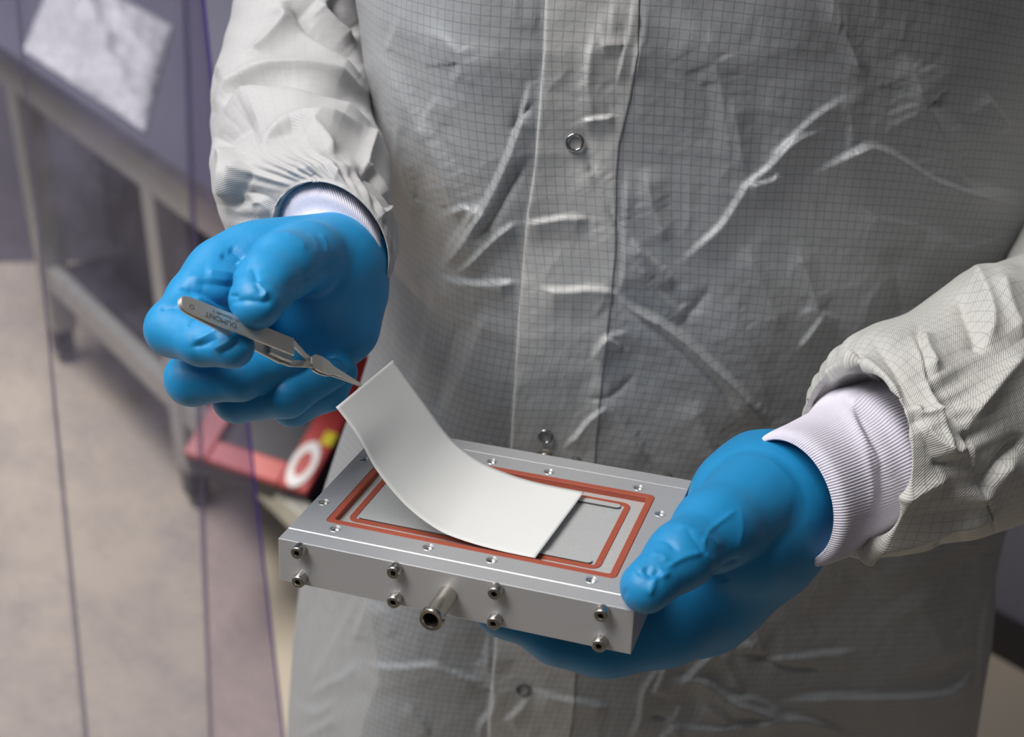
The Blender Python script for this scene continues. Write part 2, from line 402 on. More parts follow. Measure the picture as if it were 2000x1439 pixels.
curt = empty('strip_curtain', (0, 0, 0)); tag(curt, 'hazy clear plastic strip curtain with purple edges hanging at the left', 'curtain')
def strip(xt_l, xb_l, xt_r, xb_r, z, mat, seed):
    """one hanging strip between pixel edges given at y=0 and y=1439, on the vertical plane Y = z"""
    def edge(xt, xb, tz):
        # world x on plane Y=z as a linear function of height
        def pt(px, py):
            dd = c2w(C(px, py, 1.0)) - np.array([0, 0, CAM_H]); t = z/dd[1]; return np.array([0, 0, CAM_H])+dd*t
        a = pt(xt, 0); bb = pt(xb, 1439); k = (a[0]-bb[0])/(a[2]-bb[2]); return bb[0] + k*(tz-bb[2])
    zs = np.linspace(0.02, 2.7, 50); V = []; nx = 14
    for tz in zs:
        l = edge(xt_l, xb_l, tz); r = edge(xt_r, xb_r, tz)
        for k in range(nx):
            s = k/(nx-1); x = l+(r-l)*s
            V.append((x, z + 0.010*math.sin(s*5+seed) + 0.006*math.sin(tz*4+seed*2), tz))
    V = np.array(V)
    F = grid_faces(50, nx)
    o = mesh_np('strip', V, F, mat, curt)
    mo = o.modifiers.new('thickness', 'SOLIDIFY'); mo.thickness = 0.0012
    for side in ((nx-1,) if mat is M_cur1 else (nx-1,)):                       # darker cut edge
        E_ = V.reshape(50, nx, 3)[:, side]; bm = bmesh.new(); rr = 0.0017 if mat is M_cur2 else 0.0010; prev = None
        for p in E_:
            ring = [bm.verts.new((p[0]+rr*math.cos(a), p[1]+rr*math.sin(a), p[2])) for a in (0, 2.1, 4.2)]
            if prev:
                for k in range(3): bm.faces.new((prev[k], prev[(k+1) % 3], ring[(k+1) % 3], ring[k]))
            prev = ring
        bm_obj('strip_edge', bm, M_purp if mat is M_cur2 else M_edge, o, True)
strip(-620, -450, 45, 172, 1.32, M_cur1, 0.3)
strip(20, 160, 362, 414, 1.30, M_cur1, 1.7)
strip(352, 405, 398, 555, 1.27, M_cur2, 0.9)

# ------------------------------------------------------------------ test plate assembly
pA = np.array([-0.10555191, 0.07656556, 0.6351592]); pU = np.array([0.95082271, 0.15233684, -0.26968439]); pV = np.array([0.30805597, -0.37455132, 0.87453578])
pN = np.cross(pU, pV); pN = pN if pN[1] < 0 else -pN
def rotw(v): return np.array([v[0], v[2]*cp - v[1]*sp, -v[2]*sp - v[1]*cp])
Uw, Vw, Nw = rotw(pU), rotw(pV), rotw(pN)
MP = Matrix([list(r) for r in np.stack([Uw, Vw, Nw], 1)]).to_4x4(); MP.translation = Vector(c2w(pA))
PL, PW, PT = 0.165, 0.1233, 0.022
plate = empty('test_cell_plate', mat=MP)
tag(plate, 'silver aluminium plate with red gaskets, socket screws and tube fittings, held in blue gloves', 'plate')
def rrect_pts(x0, x1, y0, y1, r, n=6):
    out = []
    for (cx, cy, a0) in ((x1-r, y1-r, 0), (x0+r, y1-r, 90), (x0+r, y0+r, 180), (x1-r, y0+r, 270)):
        for k in range(n+1):
            a = math.radians(a0+90*k/n); out.append((cx+r*math.cos(a), cy+r*math.sin(a)))
    return out
def prism(bm, pts, z0, z1):
    lo = [bm.verts.new((x, y, z0)) for x, y in pts]; hi = [bm.verts.new((x, y, z1)) for x, y in pts]; n = len(pts)
    bm.faces.new(lo[::-1]); bm.faces.new(hi)
    for k in range(n): bm.faces.new((lo[k], lo[(k+1) % n], hi[(k+1) % n], hi[k]))
def ring_prism(bm, po, pi, z0, z1, bev=0.0004):
    n = len(po); L_ = []
    def ins(a, b_, t): return (a[0]+(b_[0]-a[0])*t, a[1]+(b_[1]-a[1])*t)
    t = bev/max(1e-6, math.hypot(po[0][0]-pi[0][0], po[0][1]-pi[0][1]))
    for pts, z in ((po, z0), (po, z1-bev), ([ins(a, c, t) for a, c in zip(po, pi)], z1), ([ins(c, a, t) for a, c in zip(po, pi)], z1), (pi, z1-bev), (pi, z0)):
        L_.append([bm.verts.new((x, y, z)) for x, y in pts])
    for i in range(6):
        A_, B_ = L_[i], L_[(i+1) % 6]
        for k in range(n): bm.faces.new((A_[k], A_[(k+1) % n], B_[(k+1) % n], B_[k]))
REC = 0.0030
PX0, PX1, PY0, PY1 = 0.0130, 0.1517, 0.0212, 0.1015
holes = [(x, y) for y in (0.0170, 0.1060) for x in (0.0204, 0.0660, 0.0960, 0.1418)] + [(0.0051, 0.0375), (0.0049, 0.0845), (0.1590, 0.0375), (0.1572, 0.0847)]
bm = bmesh.new(); add_box(bm, 0, PL, 0.0101, PW-0.0101, -PT, 0, 0.0003, seg=1)
block = bm_obj('centre_block', bm, M_alu, plate)
cut = bmesh.new(); prism(cut, rrect_pts(PX0, PX1, PY0, PY1, 0.003), -REC, 0.01)
slots = [(0.0245, 0.1372, 0.0352), (0.0245, 0.1372, 0.0885)]
for (x0, x1, y) in slots: prism(cut, rrect_pts(x0, x1, y-0.0019, y+0.0019, 0.0018), -REC-0.004, -REC+0.001)
for (x, y) in holes: lathe_r = prism(cut, [(x+0.00245*math.cos(a), y+0.00245*math.sin(a)) for a in [2*math.pi*k/28 for k in range(28)]], -0.012, 0.01)
cutme = bpy.data.meshes.new('cut'); bmesh.ops.recalc_face_normals(cut, faces=cut.faces); cut.to_mesh(cutme); cut.free()
cuto = bpy.data.objects.new('cut', cutme); COL.objects.link(cuto); cuto.parent = plate
mod = block.modifiers.new('b', 'BOOLEAN'); mod.object = cuto; mod.operation = 'DIFFERENCE'; mod.solver = 'EXACT'
dg = bpy.context.evaluated_depsgraph_get(); me2 = bpy.data.meshes.new_from_object(block.evaluated_get(dg)); block.modifiers.clear(); block.data = me2
me2.materials.clear(); me2.materials.append(M_alu); me2.materials.append(M_alu2); me2.materials.append(M_slot)
for p in me2.polygons:
    c = p.center; p.use_smooth = False; p.material_index = 0
    if PX0-1e-4 < c.x < PX1+1e-4 and PY0-1e-4 < c.y < PY1+1e-4 and c.z < -0.0001:
        p.material_index = 2 if c.z < -REC-1e-4 else 1
bpy.data.objects.remove(cuto)
for nm, y0, y1 in (('front_bar', 0.0, 0.0099), ('back_bar', PW-0.0099, PW)):
    b = bmesh.new(); add_box(b, 0, PL, y0, y1, -PT, 0, 0.00035); bm_obj(nm, b, M_alu, plate)
# gaskets
b = bmesh.new(); ring_prism(b, rrect_pts(PX0+0.0002, PX1-0.0002, PY0+0.0002, PY1-0.0002, 0.0028), rrect_pts(PX0+0.0036, PX1-0.0036, PY0+0.0036, PY1-0.0036, 0.0012), -REC, 0.0001, 0.0003)
bm_obj('outer_gasket', b, M_gasket, plate)
b = bmesh.new(); ring_prism(b, rrect_pts(0.0200, 0.1418, 0.0304, 0.0938, 0.0045), rrect_pts(0.0230, 0.1388, 0.0334, 0.0906, 0.0010), -REC, -REC+0.0004, 0.0001)
bm_obj('inner_gasket', b, M_gasket2, plate)
# threaded inserts
mesh_thread = None
for (x, y) in holes:
    if mesh_thread is None:
        b = bmesh.new(); pr = [(0.0029, 0.00002), (0.0028, 0.00010), (0.00235, -0.0005)]
        z = -0.0004
        while z > -0.006:
            pr += [(0.00190, z-0.00025), (0.00235, z-0.0006)]; z -= 0.0007
        pr += [(0.0001, z)]
        lathe(b, pr, 28); o = bm_obj('threaded_hole', b, M_chrome, plate, True); mesh_thread = o.data
        o.location = (x, y, 0.00003)
    else:
        c = o.copy(); COL.objects.link(c); c.parent = plate; c.location = (x, y, 0.00003)
# socket head screws
def screw_bm():
    bm = bmesh.new(); n = 36; R = 0.0031; Hh = 0.0046
    def ring(rf, h): return [bm.verts.new((rf(2*math.pi*k/n)*math.cos(2*math.pi*k/n), rf(2*math.pi*k/n)*math.sin(2*math.pi*k/n), h)) for k in range(n)]
    hexr = lambda a: 0.00135/math.cos(((a) % (math.pi/3)) - math.pi/6)*0.93
    kn = lambda a: R + 0.00007*math.cos(a*18)
    rings = [ring(kn, -0.0002), ring(kn, 0.001), ring(kn, Hh-0.0006), ring(lambda a: R*0.93, Hh-0.00015), ring(lambda a: R*0.86, Hh),
             ring(lambda a: hexr(a)*1.08, Hh), ring(hexr, Hh-0.0002), ring(hexr, Hh-0.0026)]
    for i in range(len(rings)-1):
        for k in range(n): bm.faces.new((rings[i][k], rings[i][(k+1) % n], rings[i+1][(k+1) % n], rings[i+1][k]))
    bm.faces.new(rings[-1]); return bm
sc = None
for side in (0, 1):
    for x in (0.0112, 0.0576, 0.1044, 0.1517):
        for h in (-0.0030, -0.0182):
            if sc is None:
                sc = bm_obj('socket_screw', screw_bm(), M_steel, plate, True); o = sc
                sc.data.materials.append(M_dark)
                for p in sc.data.polygons:
                    if p.center.z < 0.0021 and math.hypot(p.center.x, p.center.y) < 0.0014: p.material_index = 1
                    if abs(p.normal.z) > 0.9: p.use_smooth = False
            else: o = sc.copy(); COL.objects.link(o); o.parent = plate
            o.location = (x, 0 if side == 0 else PW, h)
            o.rotation_euler = (math.pi/2 if side == 0 else -math.pi/2, rs.rand()*0.0, 0)
            o.rotation_euler.rotate_axis('Z', rs.rand()*3)
# tube fittings
def fitting(x, y, z, sgn, ln, extra):
    b = bmesh.new(); MM = Matrix.Translation((x, y, z)) @ Matrix.Rotation(math.pi/2*sgn, 4, 'X')
    lathe(b, [(0.0001, 0), (0.0044, 0), (0.0044, 0.0010), (0.0044, ln*0.5), (0.0044, ln-0.0045), (0.0040, ln-0.0042), (0.0040, ln-0.0036)], 40, MM)
    o = bm_obj('tube_fitting', b, M_nickel, plate, True)
    b = bmesh.new(); lathe(b, [(0.0040, ln-0.0034), (0.0054, ln-0.0031), (0.0056, ln-0.0026), (0.0056, ln-0.0009), (0.0051, ln-0.0001), (0.0036, ln-0.0002), (0.0033, ln-0.0009), (0.0032, ln-0.003)], 40, MM)
    bm_obj('release_collar', b, M_nickel, o, True)
    b = bmesh.new(); lathe(b, [(0.00323, ln-0.0014), (0.0032, ln-0.012), (0.0001, ln-0.012)], 32, MM); bm_obj('bore', b, M_dark, o, True)
fitting(0.0818, 0, -0.0110, 1, 0.0215, 0)
fitting(0.0860, PW, -0.0085, -1, 0.0130, 0)

# ------------------------------------------------------------------ white sheet (camera-frame profile in plate u,h)
def plate_pt(u_, v_, h_): return pA + pU*u_ + pV*v_ + pN*h_
near = [(0.0185, 0.0579), (0.0290, 0.0452), (0.0378, 0.0300), (0.0515, 0.0151), (0.0664, 0.0058), (0.0790, 0.0025), (0.0960, 0.0008), (0.1139, 0.0005)]
far = [(0.0183, 0.0540), (0.0354, 0.0329), (0.0490, 0.0168), (0.0640, 0.0072), (0.0800, 0.0028), (0.0920, 0.0012), (0.1050, 0.0006), (0.1183, 0.0005)]
nc_ = crom(near, 8); fc_ = crom(far, 8)
def resamp(P, n):
    s = np.r_[0, np.cumsum(np.linalg.norm(np.diff(P, axis=0), axis=1))]; t = np.linspace(0, s[-1], n)
    return np.stack([np.interp(t, s, P[:, k]) for k in range(P.shape[1])], -1)
nc_ = resamp(nc_, 80); fc_ = resamp(fc_, 80); V = []
nv = 24
for i in range(80):
    for k in range(nv):
        s = k/(nv-1); a = nc_[i]; c = fc_[i]; uu = a[0]+(c[0]-a[0])*s; hh = a[1]+(c[1]-a[1])*s; vv = 0.0244+(0.0911-0.0244)*s
        V.append(plate_pt(uu, vv, hh))
sheet = mesh_np('membrane_sheet', c2w(np.array(V)), grid_faces(80, nv), M_paper)
mo = sheet.modifiers.new('t', 'SOLIDIFY'); mo.thickness = 0.00025
tag(sheet, 'white curved sheet lifted off the plate by the tweezers', 'sheet')

# ------------------------------------------------------------------ signed distance modelling for the gloves
def sdf_grid(lo, hi, h):
    ax = [np.arange(lo[k], hi[k]+h, h) for k in range(3)]
    return ax, np.stack(np.meshgrid(*ax, indexing='ij'), -1).astype(np.float32)
def smin(a, b, k):
    if k <= 0: return np.minimum(a, b)
    hh = np.clip(0.5+0.5*(b-a)/k, 0, 1); return b+(a-b)*hh - k*hh*(1-hh)
def capsule(G, a, b, ra, rb, flat=None):
    a = np.asarray(a, np.float32); ba = np.asarray(b, np.float32)-a; L2 = float(ba@ba)+1e-12
    pa = G - a
    if flat is not None:                          # flatten along a direction: (dir, factor)
        dv = np.asarray(flat[0], np.float32); dv = dv/np.linalg.norm(dv)
        pa = pa + (pa@dv)[..., None]*dv*(flat[1]-1); ba = ba + (ba@dv)*dv*(flat[1]-1); L2 = float(ba@ba)+1e-12
    t = np.clip((pa@ba)/L2, 0, 1)
    return np.linalg.norm(pa - t[..., None]*ba, axis=-1) - (ra+(rb-ra)*t)
def chain(G, pts, k=0.004, flat=None):
    """pts: (px, py, z, radius_px)"""
    d = None
    for i in range(len(pts)-1):
        a, b = pts[i], pts[i+1]
        c = capsule(G, C(*a[:3]), C(*b[:3]), a[3]*a[2]/FPX, b[3]*b[2]/FPX, flat)
        d = c if d is None else smin(d, c, k)
    return d
def surface_nets(Fv, ax):
    nx, ny, nz = Fv.shape; s = Fv < 0
    cs = [s[i:nx-1+i, j:ny-1+j, k:nz-1+k] for i in (0, 1) for j in (0, 1) for k in (0, 1)]
    tot = sum(c.astype(np.int8) for c in cs); act = (tot > 0) & (tot < 8)
    I = np.argwhere(act); idx = -np.ones(act.shape, int); idx[act] = np.arange(len(I))
    acc = np.zeros((len(I), 3)); cnt = np.zeros(len(I))
    corners = [(i, j, k) for i in (0, 1) for j in (0, 1) for k in (0, 1)]
    for a in corners:
        for axn in range(3):
            if a[axn] == 1: continue
            b = list(a); b[axn] = 1
            fa = Fv[I[:, 0]+a[0], I[:, 1]+a[1], I[:, 2]+a[2]]; fb = Fv[I[:, 0]+b[0], I[:, 1]+b[1], I[:, 2]+b[2]]
            m = (fa < 0) != (fb < 0); t = np.where(m, fa/np.where(m, fa-fb, 1), 0)
            p = np.array(a, float)[None].repeat(len(I), 0); p[:, axn] = t
            acc[m] += p[m]; cnt[m] += 1
    P = I + acc/cnt[:, None]; h = ax[0][1]-ax[0][0]
    V = np.stack([ax[k][0]+P[:, k]*h for k in range(3)], -1)
    faces = []
    for axn in range(3):
        sl0 = [slice(None)]*3; sl1 = [slice(None)]*3; sl0[axn] = slice(0, -1); sl1[axn] = slice(1, None)
        E0 = s[tuple(sl0)]; E1 = s[tuple(sl1)]; o1, o2 = [k for k in range(3) if k != axn]
        e = np.argwhere(E0 != E1); ok = (e[:, o1] > 0) & (e[:, o2] > 0) & (e[:, o1] < Fv.shape[o1]-1) & (e[:, o2] < Fv.shape[o2]-1); e = e[ok]
        ins = E0[tuple(e.T)]
        def cell(d1, d2):
            c = e.copy(); c[:, o1] -= d1; c[:, o2] -= d2; return idx[tuple(c.T)]
        q = np.stack([cell(1, 1), cell(0, 1), cell(0, 0), cell(1, 0)], -1)
        flip = ins if axn != 1 else ~ins
        q[~flip] = q[~flip][:, ::-1]; faces.append(q)
    return V, np.concatenate(faces)
def glove(name, build, box, wr, parent, h=0.00075, ga=1.6):
    lo = np.minimum.reduce([C(*p) for p in box]); hi = np.maximum.reduce([C(*p) for p in box])
    ax, G = sdf_grid(lo, hi, h); D = build(G)
    Fv = D.astype(float); V, F = surface_nets(Fv, ax); N = vnormals(V, F)
    ctr = V.mean(0)
    g = np.einsum('ij,ij->i', N, V-ctr).mean()
    if g < 0: N = -N; F = F[:, ::-1]
    px = np.stack([CX+FPX*V[:, 0]/V[:, 2], CY+FPX*V[:, 1]/V[:, 2]], -1)
    vis = np.clip(-np.einsum('ij,ij->i', N, V/np.linalg.norm(V, axis=1)[:, None])*3, 0, 1)
    Hd = strokes(px, wr, ga, 0.9)
    Hd += 0.00016*(vnoise(px[:, 0]/38, px[:, 1]/38, 11) + 0.5*vnoise(px[:, 0]/17, px[:, 1]/17, 12))
    V = V + N*(Hd*vis)[:, None]
    return mesh_np(name, c2w(V), F, M_glove, parent)

# ---- person
person = empty('person', (0, 0, 0))
tag(person, 'person in white gridded cleanroom coat and blue gloves holding a plate and tweezers', 'person')

LG = -0.0  # depth shift
def left_glove(G):
    pf = 0.004
    palm = chain(G, [(668, 510, .700, 80), (610, 545, .690, 96), (575, 600, .690, 90)], 0.012)
    palm = smin(palm, chain(G, [(694, 580, .705, 60), (672, 640, .70, 60), (610, 705, .70, 62)], .01), .016)
    palm = smin(palm, chain(G, [(650, 502, .695, 68), (520, 510, .680, 66), (430, 530, .665, 56)], .01), .018)
    palm = smin(palm, chain(G, [(600, 560, .70, 80), (470, 610, .70, 60)], .01), .014)
    palm = smin(palm, chain(G, [(480, 520, .672, 62), (405, 578, .650, 60), (346, 636, .630, 56)], .008), .016)
    index = chain(G, [(455, 525, .665, 56), (385, 585, .645, 55), (342, 640, .628, 54)], .006)
    index = smin(index, chain(G, [(338, 643, .625, 53), (395, 668, .613, 46), (454, 677, .607, 43)], .003), .005)
    thumb = chain(G, [(645, 490, .690, 62), (600, 500, .665, 64), (552, 520, .636, 64), (520, 553, .620, 57), (500, 586, .606, 49)], .006)
    thumb = smin(thumb, chain(G, [(500, 586, .606, 49), (503, 596, .604, 46)], .002), .004)
    mid = chain(G, [(470, 620, .69, 52), (376, 738, .655, 52)], .004)
    mid = smin(mid, chain(G, [(376, 740, .652, 52), (470, 735, .648, 46), (560, 706, .662, 40)], .004), .004)
    ring = chain(G, [(560, 660, .70, 50), (462, 778, .672, 44)], .004)
    ring = smin(ring, chain(G, [(466, 778, .67, 48), (560, 770, .662, 44), (648, 730, .668, 31)], .004), .004)
    lit = chain(G, [(620, 680, .715, 48), (570, 792, .695, 38)], .004)
    lit = smin(lit, chain(G, [(572, 792, .694, 40), (640, 765, .688, 36), (668, 727, .686, 31)], .004), .004)
    f = smin(smin(smin(mid, ring, .0012), lit, .0012), palm, .006)
    f = smin(f, index, .0018)
    f = smin(f, thumb, .0045)
    n = np.array([.50, -.55, .67]); n = n/np.linalg.norm(n); p0 = C(712, 470, .712)
    pd = (G-p0.astype(np.float32))@n.astype(np.float32); bead_ = np.sqrt((pd+.0015)**2+(f-.0002)**2)-.0013
    return np.minimum(np.maximum(f, pd), bead_)
G_ = -1.0
wrL = [
 ([(430, 497), (452, 506), (470, 516)], G_*1.2, 7, 7), ([(447, 485), (463, 495), (476, 508)], G_*1.0, 6, 6), ([(383, 552), (430, 557), (462, 560)], -.7, 9, 9),
 ([(352, 561), (395, 570), (425, 590), (450, 606)], G_*1.8, 8, 6), ([(400, 530), (440, 534), (470, 540)], .9, 12, 12), ([(350, 540), (410, 545), (460, 550)], .6, 12, 12),
 ([(376, 578), (410, 592), (440, 612)], 0.9, 8, 8),
 ([(377, 667), (405, 655), (432, 640)], .9, 7, 7), ([(415, 682), (440, 672), (460, 655)], 1.4, 7, 8), ([(372, 678), (400, 672), (425, 660)], -.8, 7, 7), ([(430, 690), (455, 676), (466, 662)], -.8, 7, 7),
 ([(313, 606), (327, 600), (350, 599)], -.7, 4, 4), ([(368, 640), (380, 622), (400, 620)], -.7, 6, 6),
 ([(492, 518), (500, 540), (505, 560), (516, 575)], -.9, 6, 6), ([(500, 545), (508, 560), (518, 572), (512, 582)], .9, 5, 5), ([(447, 578), (458, 578), (466, 580)], -.6, 4, 4),
 ([(450, 592), (480, 586), (520, 590), (530, 580)], -.8, 7, 7), ([(555, 455), (575, 463), (590, 475), (597, 488)], .35, 5, 5), ([(625, 455), (636, 475), (638, 500)], .35, 5, 5), ([(600, 455), (615, 470), (620, 500)], .3, 5, 5),
 ([(590, 710), (600, 705), (615, 715), (625, 730)], .5, 8, 8), ([(560, 560), (600, 545), (640, 520), (652, 500)], -.9, 7, 9),
]
glL = glove('glove', left_glove, [(255, 380, .58), (800, 860, .58), (255, 380, .78), (800, 860, .78)], wrL, person)
glL['label'] = 'blue nitrile glove gripping the tweezers'

# depth of the plate underside along a pixel ray
def under(px, py, off):
    q = C(px, py, 1.0); P0 = pA + pN*(-PT-off); return (P0@pN)/(q@pN)
def right_glove(G):
    wrist = chain(G, [(1560, 958, .700, 122), (1500, 985, .685, 128), (1440, 1050, .668, 122)], .012)
    wrist = smin(wrist, chain(G, [(1470, 950, .695, 95), (1425, 960, .685, 62)], .012), .012)
    heel = chain(G, [(1480, 1080, .690, 102), (1372, 1190, .690, 86)], .012)
    palm = smin(wrist, heel, .02)
    mz = 0.640
    idx = chain(G, [(1390, 1158, .684, 96), (1290, 1203, .667, 88), (1175, 1245, .660, 70)], .014)
    z1 = under(1090, 1238, .0125); z2 = under(985, 1190, .0105); z3 = under(900, 1140, .0095)
    idx = smin(idx, chain(G, [(1190, 1243, .660, 68), (1090, 1238, max(z1, .655), 52), (985, 1190, max(z2, .66), 45), (900, 1140, max(z3, .67), 40)], .01), .012)
    # fingers two to four lie side by side beneath the plate, out of the lens's sight
    fs = None
    for (px0, py0, px1, py1, r) in ((1330, 1120, 960, 1060, 44), (1350, 1070, 1000, 985, 42), (1360, 1020, 1060, 930, 36)):
        c = chain(G, [(px0, py0, under(px0, py0, .016), r), ((px0+px1)/2, (py0+py1)/2, under((px0+px1)/2, (py0+py1)/2, .0120), r), (px1, py1, under(px1, py1, .0100), r*.85)], .004)
        fs = c if fs is None else smin(fs, c, .001)
    bulge = chain(G, [(1350, 1235, .690, 42), (1395, 1215, .695, 48)], .005)
    palm = smin(palm, bulge, .008)
    thumb = chain(G, [(1470, 985, .665, 100), (1395, 1035, .632, 76), (1330, 1085, .606, 60), (1262, 1146, .589, 52)], .008)
    f = smin(smin(palm, idx, .012), fs, .003)
    f = smin(f, thumb, .0022)
    # flattened where it presses on the plate
    loc = G - pA.astype(np.float32); uu = loc@pU.astype(np.float32); vv = loc@pV.astype(np.float32); nn = loc@pN.astype(np.float32)
    box = np.maximum(np.maximum(np.maximum(uu-PL, -uu), np.maximum(vv-PW, -vv)), np.maximum(nn, -PT-nn)) - 0.0003
    f = np.maximum(f, -box)
    n = np.array([.80, -.10, .60]); n = n/np.linalg.norm(n); p0 = C(1612, 968, .674)
    return np.maximum(f, ((G-p0.astype(np.float32))@n.astype(np.float32)))
wrR = [
 ([(1320, 1024), (1347, 1030), (1378, 1045)], .7, 5, 7), ([(1376, 1078), (1378, 1045), (1413, 1014), (1441, 995)], .8, 5, 5), ([(1376, 1078), (1339, 1088), (1312, 1103), (1300, 1112)], 1.1, 5, 9),
 ([(1378, 1045), (1392, 1055), (1408, 1068)], .6, 5, 5), ([(1376, 1080), (1386, 1090), (1396, 1098)], .6, 5, 5),
 ([(1268, 1056), (1290, 1052), (1310, 1062), (1322, 1080)], -.8, 5, 6), ([(1258, 1105), (1272, 1122), (1292, 1118)], -2.2, 9, 8), ([(1310, 1117), (1298, 1123), (1282, 1128), (1274, 1146), (1268, 1166)], 1.3, 6, 8),
 ([(1225, 1150), (1217, 1166), (1220, 1182)], -.6, 5, 5), ([(1226, 1106), (1240, 1110), (1255, 1126)], -.6, 5, 5), ([(1270, 1080), (1295, 1085), (1300, 1100)], .8, 9, 9),
 ([(1386, 1125), (1417, 1105), (1446, 1090)], -1.3, 5, 5), ([(1401, 1117), (1410, 1125), (1421, 1136)], -1, 4, 4), ([(1395, 1120), (1402, 1130), (1408, 1140)], -.8, 4, 4), ([(1445, 990), (1450, 1030), (1440, 1080)], .5, 8, 8),
 ([(1340, 1030), (1360, 1060), (1372, 1080)], -.5, 6, 6),
]
glR = glove('glove', right_glove, [(830, 800, .55), (1660, 1360, .55), (830, 800, .82), (1660, 1360, .82)], wrR, person, h=0.0009, ga=1.05)
glR['label'] = 'blue nitrile glove gripping the plate'

# ------------------------------------------------------------------ tubes (sleeves, knit cuffs, rims)
def ringdef(cx, cy, z, ang, a_px, axis, b_px=None):
    axis = np.array(axis, float); axis /= np.linalg.norm(axis); c = C(cx, cy, z); k = z/FPX
    e = np.array([math.cos(math.radians(ang)), math.sin(math.radians(ang)), 0.0])
    e1 = e - axis*(e@axis); e1 /= np.linalg.norm(e1); e2 = np.cross(axis, e1)
    return np.concatenate([c, e1*a_px*k, e2*(b_px or a_px)*k])
def tube(name, rings, m, nseg, mat, parent, disp=None, uvscale=True, endcap=None, fold=None, solid=0.0008, flip=False):
    R = crom(np.array(rings), m); nr = len(R); th = np.linspace(0, 2*np.pi, nseg, endpoint=False)
    V = R[:, None, 0:3] + R[:, None, 3:6]*np.cos(th)[None, :, None] + R[:, None, 6:9]*np.sin(th)[None, :, None]
    V = V.reshape(-1, 3); F = grid_faces(nr, nseg, close=True); N = vnormals(V, F)
    ctr = np.repeat(R[:, 0:3], nseg, 0)
    if np.einsum('ij,ij->i', N, V-ctr).mean() < 0: N = -N; F = F[:, ::-1]
    T, I = np.meshgrid(th, np.arange(nr), indexing='xy'); T = T.ravel(); I = I.ravel()/(nr-1)
    px = np.stack([CX+FPX*V[:, 0]/V[:, 2], CY+FPX*V[:, 1]/V[:, 2]], -1)
    facing = np.clip(-np.einsum('ij,ij->i', N, V/np.linalg.norm(V, axis=1)[:, None])*4+0.3, 0, 1)
    if disp is not None: V = V + N*disp(px, T, I, facing)[:, None]
    s = np.r_[0, np.cumsum(np.linalg.norm(np.diff(R[:, 0:3], axis=0), axis=1))]
    rad = np.linalg.norm(R[:, 3:6], axis=1).mean()*0.5+np.linalg.norm(R[:, 6:9], axis=1).mean()*0.5
    # uv with true lengths; unwrap column nseg needs a duplicate column
    Vg = V.reshape(nr, nseg, 3); Vd = np.concatenate([Vg, Vg[:, :1]], 1).reshape(-1, 3)
    uu = np.tile(np.arange(nseg+1)/nseg*round(2*np.pi*rad/0.005)*0.005, nr); vv = np.repeat(s, nseg+1)
    Fd = grid_faces(nr, nseg+1); 
    o = mesh_np(name, c2w(Vd), Fd, mat, parent, uv=np.stack([uu, vv], -1))
    if solid:
        mo = o.modifiers.new('t', 'SOLIDIFY'); mo.thickness = solid
    return o

# --- left forearm: knit cuff
axL = (.45, -.52, .72)
kL = [ringdef(700, 482, .722, 40, 74, axL, 92), ringdef(690, 470, .726, 40, 84, axL, 100), ringdef(672, 462, .738, 35, 98, axL, 108), ringdef(655, 450, .758, 30, 105, axL, 112), ringdef(650, 430, .79, 20, 100, axL)]
kL = [ringdef(648, 535, .700, 50, 88, axL, 88), ringdef(655, 508, .706, 48, 106, axL, 102), ringdef(649, 482, .706, 44, 118, axL, 113), ringdef(645, 462, .714, 40, 121, axL, 117), ringdef(643, 440, .728, 38, 119, axL), ringdef(640, 380, .775, 35, 104, axL)]
tube('knit_cuff', kL, 16, 720, M_knit, person, disp=lambda px, T, I, f: 0.00022*np.cos(T*120))

# --- left sleeve (upper left of the picture)
mm_hem = np.array
def hem_ring(r, k, dz=0.0, ax=(0, 0, 0)):
    r = r.copy(); r[3:9] *= k; r[0:3] += np.array(ax)/np.linalg.norm(ax)*dz if dz else 0; return r
sx_ = (.25, -.42, .80)
end = ringdef(645, 478, .704, 20, 136, (.40, -.46, .75), 140)
slL = [hem_ring(end, .86, .022, sx_), hem_ring(end, .90, .008, sx_), hem_ring(end, .955, -.001, sx_), end,
       ringdef(630, 468, .708, 14, 152, (.34, -.44, .78), 148),
       ringdef(606, 440, .722, 8, 172, (.22, -.45, .8), 150),
       ringdef(594, 385, .745, 4, 174, (.05, -.5, .75), 140),
       ringdef(586, 315, .775, 4, 172, (0.0, -.6, .7), 125),
       ringdef(570, 235, .812, 3, 158, (0, -.8, .5), 118),
       ringdef(572, 160, .835, 2, 152, (0, -.95, .3), 120),
       ringdef(584, 70, .850, 0, 136, (0, -1, .12), 125),
       ringdef(602, -30, .852, 0, 128, (0, -1, .1), 125),
       ringdef(640, -160, .832, 0, 138, (.1, -1, .1), 135),
       ringdef(690, -330, .81, 0, 165, (.1, -1, .1), 160), ringdef(745, -540, .785, 0, 175, (.4, -.9, .1), 170), ringdef(860, -690, .765, 15, 150, (.9, -.6, .1), 150)]
